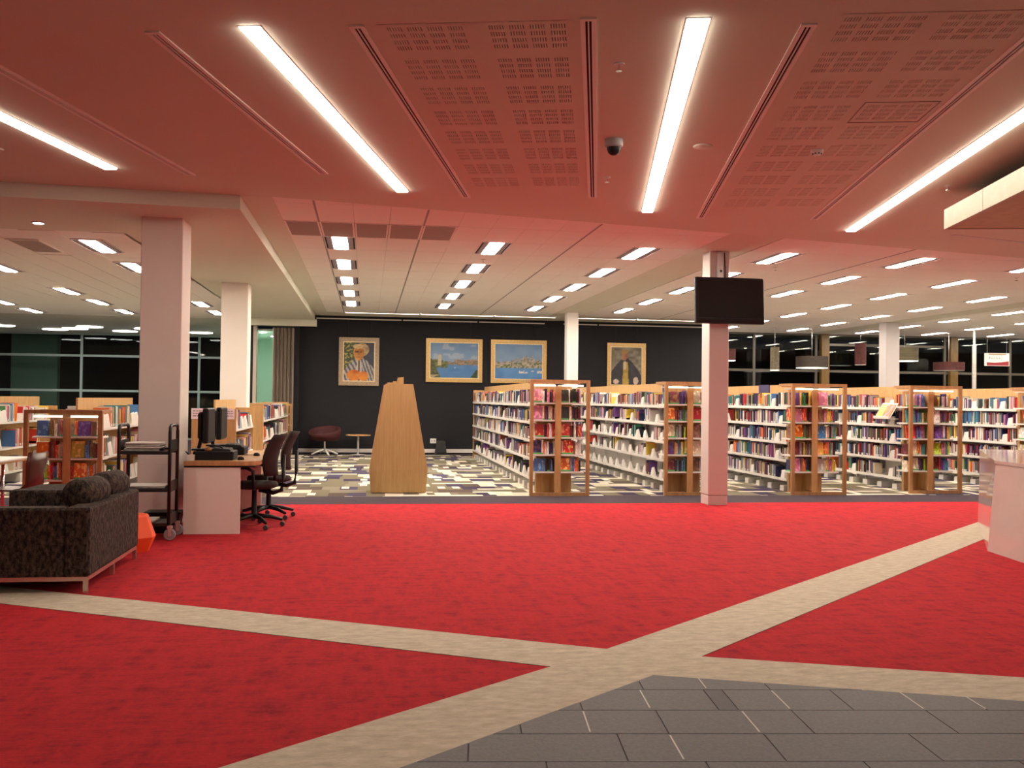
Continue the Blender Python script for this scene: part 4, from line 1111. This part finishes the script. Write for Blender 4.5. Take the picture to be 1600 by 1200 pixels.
def bolster(y0, y1, lab):
    n = y1-y0
    o = MB().lathe([(.0, 0), (.05, .004), (.098, .02), (.114, .06), (.118, n/2), (.114, n-.06), (.098, n-.02), (.05, n-.004), (.0, n)], 'sofa_fabric', n=22, axis='y').build('bolster_cushion')
    o.location = (-2.12, y0, .66); o.rotation_euler = (0, 0, math.radians(-6)); tag(o, lab, 'cushion', 'sofa bolsters')
bolster(7.52, 8.0, 'nearer cylindrical bolster cushion lying along the sofa back'); bolster(8.16, 8.62, 'farther cylindrical bolster cushion lying along the sofa back')
t = thing('ottoman', 'dark patterned block seat beyond the sofa', 'ottoman', (-2.75, 9.45, 0))
MB().cbox(-.3, .3, -.3, .3, .1, .55, 'sofa_fabric', .02).build('seat', t)
for x in (-.27, .24):
    for y in (-.27, .24): MB().box(x, x+.03, y, y+.03, 0, .1, 'sofa_leg').build('leg', t)

# orange stool
def hexring(r, z, n=8): return [(r*math.cos(2*math.pi*(i+.5)/n), r*math.sin(2*math.pi*(i+.5)/n), z) for i in range(n)]
t = thing('stool', 'bright orange plastic faceted stool behind the sofa', 'stool', (-2.06, 9.15, 0))
MB().hexa(hexring(.13, 0), hexring(.185, .13), 'orange_plastic').build('base', t)
MB().hexa(hexring(.185, .13), hexring(.12, .31), 'orange_plastic').build('body', t)
MB().hexa(hexring(.125, .31), hexring(.11, .33), 'orange_plastic').build('seat', t)

# ------------------------------------------------------------------ newspaper trolley
t = thing('trolley', 'black metal book trolley with three shelves in front of column', 'trolley', (-2.12, 9.95, 0))
for s in (-1, 1):
    x = s*.235
    MB().tube([(x, -.19, .15), (x, -.19, 1.05), (x, -.17, 1.095), (x, -.13, 1.11), (x, .13, 1.11), (x, .17, 1.095), (x, .19, 1.05), (x, .19, .15)], .017, 'black_metal').build('end_frame', t)
    for z in (.88, .48, .16): MB().box(x-.006, x+.006, -.18, .18, z-.015, z+.09, 'black_metal').build('end_plate', t)
for z in (.86, .50, .17):
    MB().box(-.235, .235, -.19, .19, z-.012, z, 'black_metal').box(-.235, .235, -.195, -.19, z-.03, z+.0, 'black_metal').box(-.235, .235, .19, .195, z-.03, z+.02, 'black_metal').build('shelf', t)
for x in (-.21, .235):
    for y in (-.19, .19):
        w = MB().lathe([(.05, -.014), (.058, -.008), (.058, .008), (.05, .014)], 'wheel_grey', (x+.012, y, .058), 18, axis='y').build('wheel', t)
        MB().lathe([(.018, -.017), (.018, .017)], 'alu', (x+.012, y, .058), 10, axis='y').build('hub', w)
        MB().box(x-.01, x+.034, y-.026, y+.026, .12, .145, 'alu').box(x-.002, x+.026, y-.024, y-.018, .05, .13, 'alu').box(x-.002, x+.026, y+.018, y+.024, .05, .13, 'alu').build('fork', w)
def papers(x, y, z, n, w, d, lab, mat='paper'):
    t = thing('newspaper_stack', lab, 'newspapers', (x, y, z), 0, 'newspapers on the trolley')
    for k in range(n):
        o = MB().cbox(-w/2, w/2, -d/2, d/2, 0, .013, mat if k % 3 else 'paper_grey', .004).build('newspaper', t); o.location = (R.uniform(-.012, .012), R.uniform(-.012, .012), k*.0135); o.rotation_euler = (0, 0, R.uniform(-.06, .06))
papers(-2.15, 9.95, .862, 6, .33, .28, 'folded newspapers piled on the top trolley shelf')
papers(-2.13, 9.95, .502, 2, .40, .30, 'open newspapers on the middle trolley shelf'); papers(-2.17, 9.92, .172, 2, .30, .26, 'newspapers on the lowest trolley shelf')
t = thing('waste_bin', 'low dark bin on the floor behind the trolley', 'bin', (-2.05, 10.4, 0))
MB().hexa([(-.14, -.1, 0), (.14, -.1, 0), (.14, .1, 0), (-.14, .1, 0)], [(-.17, -.12, .2), (.17, -.12, .2), (.17, .12, .2), (-.17, .12, .2)], 'black_plastic').build('body', t)
MB().box(-.18, .18, -.13, .13, .2, .215, 'black_plastic').build('rim', t)

# ------------------------------------------------------------------ computer desk
t = thing('desk', 'timber topped computer desk with white end panel by the column', 'desk', (-1.83, 10.2, 0))
top = [(0, 0), (.60, 0), (.69, .04), (.74, .13), (.74, 2.1), (0, 2.1)]
MB().prism([(p[0], p[1]-.02) for p in top][::1], .695, .74, 'timber').build('desk_top', t)
MB().box(.0, .555, 0, .03, 0, .675, 'laminate_white').build('end_panel', t); MB().box(.0, .555, 2.0, 2.03, 0, .695, 'laminate_white').build('end_panel', t)
MB().box(.02, .05, .03, 2.0, .25, .69, 'black_matte').build('modesty_panel', t)
MB().box(.0, .7, .0, 2.0, .678, .694, 'black_metal').build('under_frame', t)
def monitor(y, lab, lab2):
    t = thing('monitor', lab, 'monitor', (-1.64, y, .835), math.radians(1), 'desk monitors')
    MB().cbox(-.03, .025, -.27, .27, .08, .44, 'black_plastic', .012).build('casing', t)
    MB().box(.025, .028, -.25, .25, .10, .42, 'screen_black').build('screen', t)
    MB().cbox(-.085, -.03, -.22, .22, .12, .40, 'black_plastic', .02).build('rear_housing', t)
    MB().beam((-.05, 0, .25), (-.1, 0, .02), .07, .03, 'black_plastic').build('neck', t); MB().cbox(-.16, .06, -.11, .11, 0, .02, 'black_plastic', .006).build('foot', t)
    t = thing('computer', lab2, 'computer', (-1.58, y, .741), 0, 'desktop computers')
    MB().cbox(-.19, .21, -.18, .18, 0, .09, 'black_plastic', .006).build('case', t); MB().box(.21, .214, -.16, .16, .01, .08, 'black_matte').build('front', t)
    for q in (-.17, .17): MB().box(q-.01, q+.01, -.16, .16, -.002, .001, 'rubber').build('foot', t)
monitor(10.52, 'nearer black monitor seen edge-on on the desk', 'nearer black desktop computer under monitor')
monitor(11.42, 'farther black monitor seen edge-on on the desk', 'farther black desktop computer under monitor')
def keyboard(y, lab):
    t = thing('keyboard', lab, 'keyboard', (-1.5, y, .832), math.radians(4), 'keyboards')
    MB().hexa([(-.09, -.2, 0), (.09, -.2, 0), (.09, .2, 0), (-.09, .2, 0)], [(-.085, -.195, .03), (.085, -.195, .016), (.085, .195, .016), (-.085, .195, .03)], 'black_plastic').build('body', t)
    k = MB()
    for i in range(5):
        for j in range(14): k.box(-.075+i*.031, -.05+i*.031, -.185+j*.026, -.163+j*.026, .012, .033-i*.003, 'rubber')
    k.build('keys', t)
keyboard(10.56, 'nearer black keyboard lying on the desktop computer'); keyboard(11.45, 'farther black keyboard lying on the desktop computer')
for y, x, lab in ((10.42, -1.30, 'nearer black computer mouse on desk'), (11.15, -1.22, 'farther black computer mouse on desk')):
    t = thing('mouse', lab, 'mouse', (x, y, .741), 0, 'mice')
    MB().lathe([(.034, 0), (.036, .012), (.026, .03), (.0, .036)], 'black_plastic', n=16).build('shell', t); MB().tube([(-.03, 0, .01), (-.12, .03, .006), (-.2, .02, .006)], .003, 'black_plastic', 5).build('cable', t)
t = thing('power_block', 'white power adapter with cables at the desk edge', 'adapter', (-1.78, 10.27, .741))
MB().box(-.03, .04, -.03, .03, 0, .06, 'laminate_white').build('body', t); MB().tube([(-.02, 0, .06), (-.05, .02, .09), (-.02, .08, .05), (.02, .12, .02)], .006, 'black_plastic', 6).build('cable', t)
t = thing('headphones', 'orange toned item lying on the nearer computer', 'headset', (-1.62, 10.38, .832))
MB().lathe([(.0, 0), (.035, .004), (.04, .02), (.03, .035), (.0, .04)], 'timber_dark', n=14).build('ear_pad', t); MB().tube([(0, 0, .03), (.05, .02, .06), (.12, .03, .04), (.15, .02, .015)], .008, 'black_plastic').build('band', t)

def office_chair(x, y, rz, lab):
    """faces local -x"""
    t = thing('office_chair', lab, 'office chair', (x, y, 0), rz, 'office chairs at the desk')
    MB().lathe([(.0, .42), (.2, .42), (.245, .435), (.25, .46), (.235, .485), (.12, .495), (.0, .49)], 'maroon_fabric', n=24).build('seat', t)
    # curved backrest
    vs = []; fs = []; nz, ny = 9, 9
    for side in (0, 1):
        for j in range(nz):
            v = j/(nz-1); z = .56+.44*v; lean = .20+.10*v+.05*math.sin(v*3.1)*-1
            hw = .21*(.72+.5*math.sin(math.pi*(.15+.7*v)))-.04
            for i in range(ny):
                u = i/(ny-1)*2-1; vs.append((lean-.06*u*u+(.05*(1-.5*abs(u)**3) if side else 0), u*hw, z))
    for side in (0, 1):
        for j in range(nz-1):
            for i in range(ny-1):
                a = side*nz*ny+j*ny+i; q = (a, a+1, a+ny+1, a+ny); fs.append(q if side else q[::-1])
    o2 = nz*ny
    rim = [i for i in range(ny)]+[j*ny+ny-1 for j in range(1, nz)]+[(nz-1)*ny+i for i in range(ny-2, -1, -1)]+[j*ny for j in range(nz-2, 0, -1)]
    for k in range(len(rim)): a, b = rim[k], rim[(k+1) % len(rim)]; fs.append((a, b, b+o2, a+o2))
    MB().add(vs, fs, 'maroon_fabric', True).build('backrest', t)
    MB().tube([(.05, 0, .40), (.2, 0, .37), (.29, 0, .40), (.31, 0, .55), (.31, 0, .78)], [.022, .024, .024, .022, .02], 'black_plastic').build('back_stem', t)
    for s in (-1, 1): MB().tube([(.05, s*.2, .43), (.06, s*.29, .44), (.06, s*.30, .62), (-.02, s*.30, .66), (-.14, s*.30, .655)], [.016, .018, .018, .02, .02], 'black_plastic').build('armrest', t)
    MB().lathe([(.05, .1), (.03, .14), (.026, .42)], 'black_plastic', n=12).build('gas_lift', t)
    for k in range(5):
        a = math.radians(72*k+20); cx, cy = math.cos(a), math.sin(a)
        l = MB().tube([(.03*cx, .03*cy, .125), (.17*cx, .17*cy, .11), (.30*cx, .30*cy, .075)], [.026, .022, .016], 'black_plastic').build('leg', t)
        MB().lathe([(.024, -.022), (.028, -.012), (.028, .012), (.024, .022)], 'rubber', (.30*cx, .30*cy, .028), 12, axis='y').build('castor', l)
office_chair(-1.19, 10.72, math.radians(-8), 'nearer maroon office chair tucked at the computer desk'); office_chair(-1.12, 11.55, math.radians(6), 'farther maroon office chair tucked at the computer desk')

# ------------------------------------------------------------------ children table and plywood chairs
t = thing('reading_table', 'white topped reading table cut by left picture edge', 'table', (-4.35, 10.75, 0))
MB().cbox(-.75, .72, -.55, .42, .70, .725, 'laminate_white', .008).build('table_top', t)
MB().box(-.75, .72, -.55, .42, .685, .70, 'timber').build('edge_band', t)
for x in (-.65, .5):
    for y in (-.45, .32): MB().tube([(x, y, 0), (x, y, .69)], .018, 'chrome').build('leg', t)
def ply_chair(x, y, rz, lab):
    t = thing('plywood_chair', lab, 'chair', (x, y, 0), rz, 'brown plywood chairs')
    prof = [(-.21, .43), (-.12, .425), (.04, .42), (.13, .43), (.185, .48), (.205, .56), (.22, .68), (.235, .80)]
    wid = [.17, .2, .2, .19, .165, .16, .19, .17]; vs = []; fs = []
    for k in range(2):
        for (px, pz), w in zip(prof, wid):
            for i in range(7):
                u = i/6*2-1; vs.append((px+(.012 if k else 0)-.02*u*u*(1 if pz > .5 else 0), u*w, pz-(.014 if k else 0)*(1 if pz < .5 else 0)+.01*u*u))
    n = 7; K = len(prof)
    for k in range(2):
        for j in range(K-1):
            for i in range(6): a = k*K*n+j*n+i; fs.append((a, a+1, a+n+1, a+n) if k == 0 else (a, a+n, a+n+1, a+1))
    rim = list(range(n))+[j*n+n-1 for j in range(1, K)]+[(K-1)*n+i for i in range(n-2, -1, -1)]+[j*n for j in range(K-2, 0, -1)]
    for q in range(len(rim)): a, b = rim[q], rim[(q+1) % len(rim)]; fs.append((a, a+K*n, b+K*n, b))
    MB().add(vs, fs, 'ply_brown', True).build('seat_shell', t)
    for sx, sy in ((-.16, -.17), (-.16, .17), (.13, -.17), (.13, .17)): MB().tube([(sx*.6, sy*.6, .415), (sx, sy, .40), (sx*1.25, sy*1.15, 0)], .010, 'chrome').build('leg', t)
ply_chair(-3.55, 10.6, math.radians(-12), 'brown moulded plywood chair at end of the white reading table')
ply_chair(-4.35, 11.65, math.radians(100), 'brown moulded plywood chair behind the white reading table')

# ------------------------------------------------------------------ counter at the right
t = thing('service_counter', 'glossy white service counter, carpet reflection tinted in, at the right picture edge', 'counter', (0, 0, 0))
A, Bp, Cp = (5.92, 8.57), (5.24, 4.63), (7.25, 10.68)
base = [Bp, (8.2, 4.1), (9.6, 10.2), Cp, A]
top = [(5.36, 4.65), (8.2, 4.1), (9.6, 10.2), (7.30, 10.72), (6.0, 8.57)]
def inset(p, k, c=(7.4, 7.6)): return [(c[0]+(q[0]-c[0])*k, c[1]+(q[1]-c[1])*k) for q in p]
MB().hexa([(p[0], p[1], .0) for p in base], [(p[0], p[1], .835) for p in top], 'counter_gloss').build('body', t)
MB().prism(inset(top, 1.006), .84, .87, 'counter_gloss').build('counter_top', t)
MB().prism(inset(top, .985), .83, .842, 'alu').build('shadow_gap', t)

# ------------------------------------------------------------------ pendants and sign in the reading area
def pendant(x, y, z0, z1, r, mat, lab, lit=True):
    t = thing('pendant_lamp', lab, 'pendant lamp', (x, y, z0), 0, 'pendant lamps')
    h = z1-z0
    MB().lathe([(r, .01), (r, h)], mat, n=24).build('shade', t)
    MB().lathe([(r*.97, 0), (r*.97, .012)], 'lamp_glow' if lit else 'laminate_white', n=24).build('diffuser', t)
    MB().tube([(0, 0, h), (0, 0, CEIL-z0)], .006, 'alu', 6).build('cord', t)
    MB().lathe([(.05, CEIL-z0-.02), (.05, CEIL-z0)], 'alu_paint', n=12).build('ceiling_rose', t)
pendant(9.62, 25.2, 2.53, 2.85, .26, 'shade_red', 'dark red drum pendant lamp beside the television pillar')
pendant(11.02, 25.2, 2.29, 2.93, .12, 'shade_beige', 'tall beige cylinder pendant lamp before the window')
pendant(12.1, 25.2, 2.37, 2.69, .43, 'shade_brown', 'wide brown drum pendant lamp with glowing underside')
pendant(13.53, 25.2, 2.48, 3.09, .15, 'shade_red', 'tall red cylinder pendant lamp before the window', False)
pendant(14.85, 25.2, 2.61, 2.98, .36, 'shade_olive', 'olive striped drum pendant lamp right of the far pillar')
pendant(16.45, 25.6, 2.38, 2.62, .42, 'shade_red', 'wide maroon drum pendant lamp left of hanging sign', False)
t = thing('hanging_sign', 'white and red hanging sign board before the right window', 'sign', (17.6, 25.1, 2.52))
MB().box(-.36, .36, -.04, .04, .0, .36, 'laminate_white').build('board', t)
plain('sign_red', (.30, .02, .03), .5); plain('sign_tan', (.40, .25, .14), .5)
MB().add([(-.34, -.042, .01), (.34, -.042, .01), (.34, -.042, .14), (.1, -.042, .105), (-.1, -.042, .09), (-.34, -.042, .10)], [(0, 1, 2, 3, 4, 5)], 'sign_red').build('red_band', t)
MB().add([(-.30, -.042, .31), (.26, -.042, .31), (.26, -.042, .345), (-.28, -.042, .345)], [(0, 1, 2, 3)], 'sign_tan').build('tan_band', t)
m = MB(); x = -.26
for w_, h_ in ((.05, .07), (.035, .045), (.04, .045), (.035, .045), (.03, .06), (.035, .045), (.04, .045), (.035, .045)):
    m.add([(x, -.042, .19), (x+w_*.45, -.042, .19), (x+w_*.45, -.042, .19+h_), (x, -.042, .19+h_)], [(0, 1, 2, 3)], 'ink'); x += w_+.012
m.build('lettering', t)
for sx in (-.3, .3): MB().tube([(sx, 0, .36), (sx, 0, CEIL-2.52)], .004, 'alu', 5).build('wire', t)
t = thing('service_pole', 'slim white ribbed power pole rising to the ceiling at right', 'pole', (16.5, 24.5, 0))
MB().lathe([(.03, 0), (.03, CEIL-.002)], 'alu', n=12).build('pole', t)
pr_ = []
for k in range(60): z = .9+k*.036; pr_ += [(.035, z), (.06, z+.009), (.06, z+.02), (.035, z+.03)]
MB().lathe(pr_, 'wall_white', n=12).build('ribbed_sleeve', t)
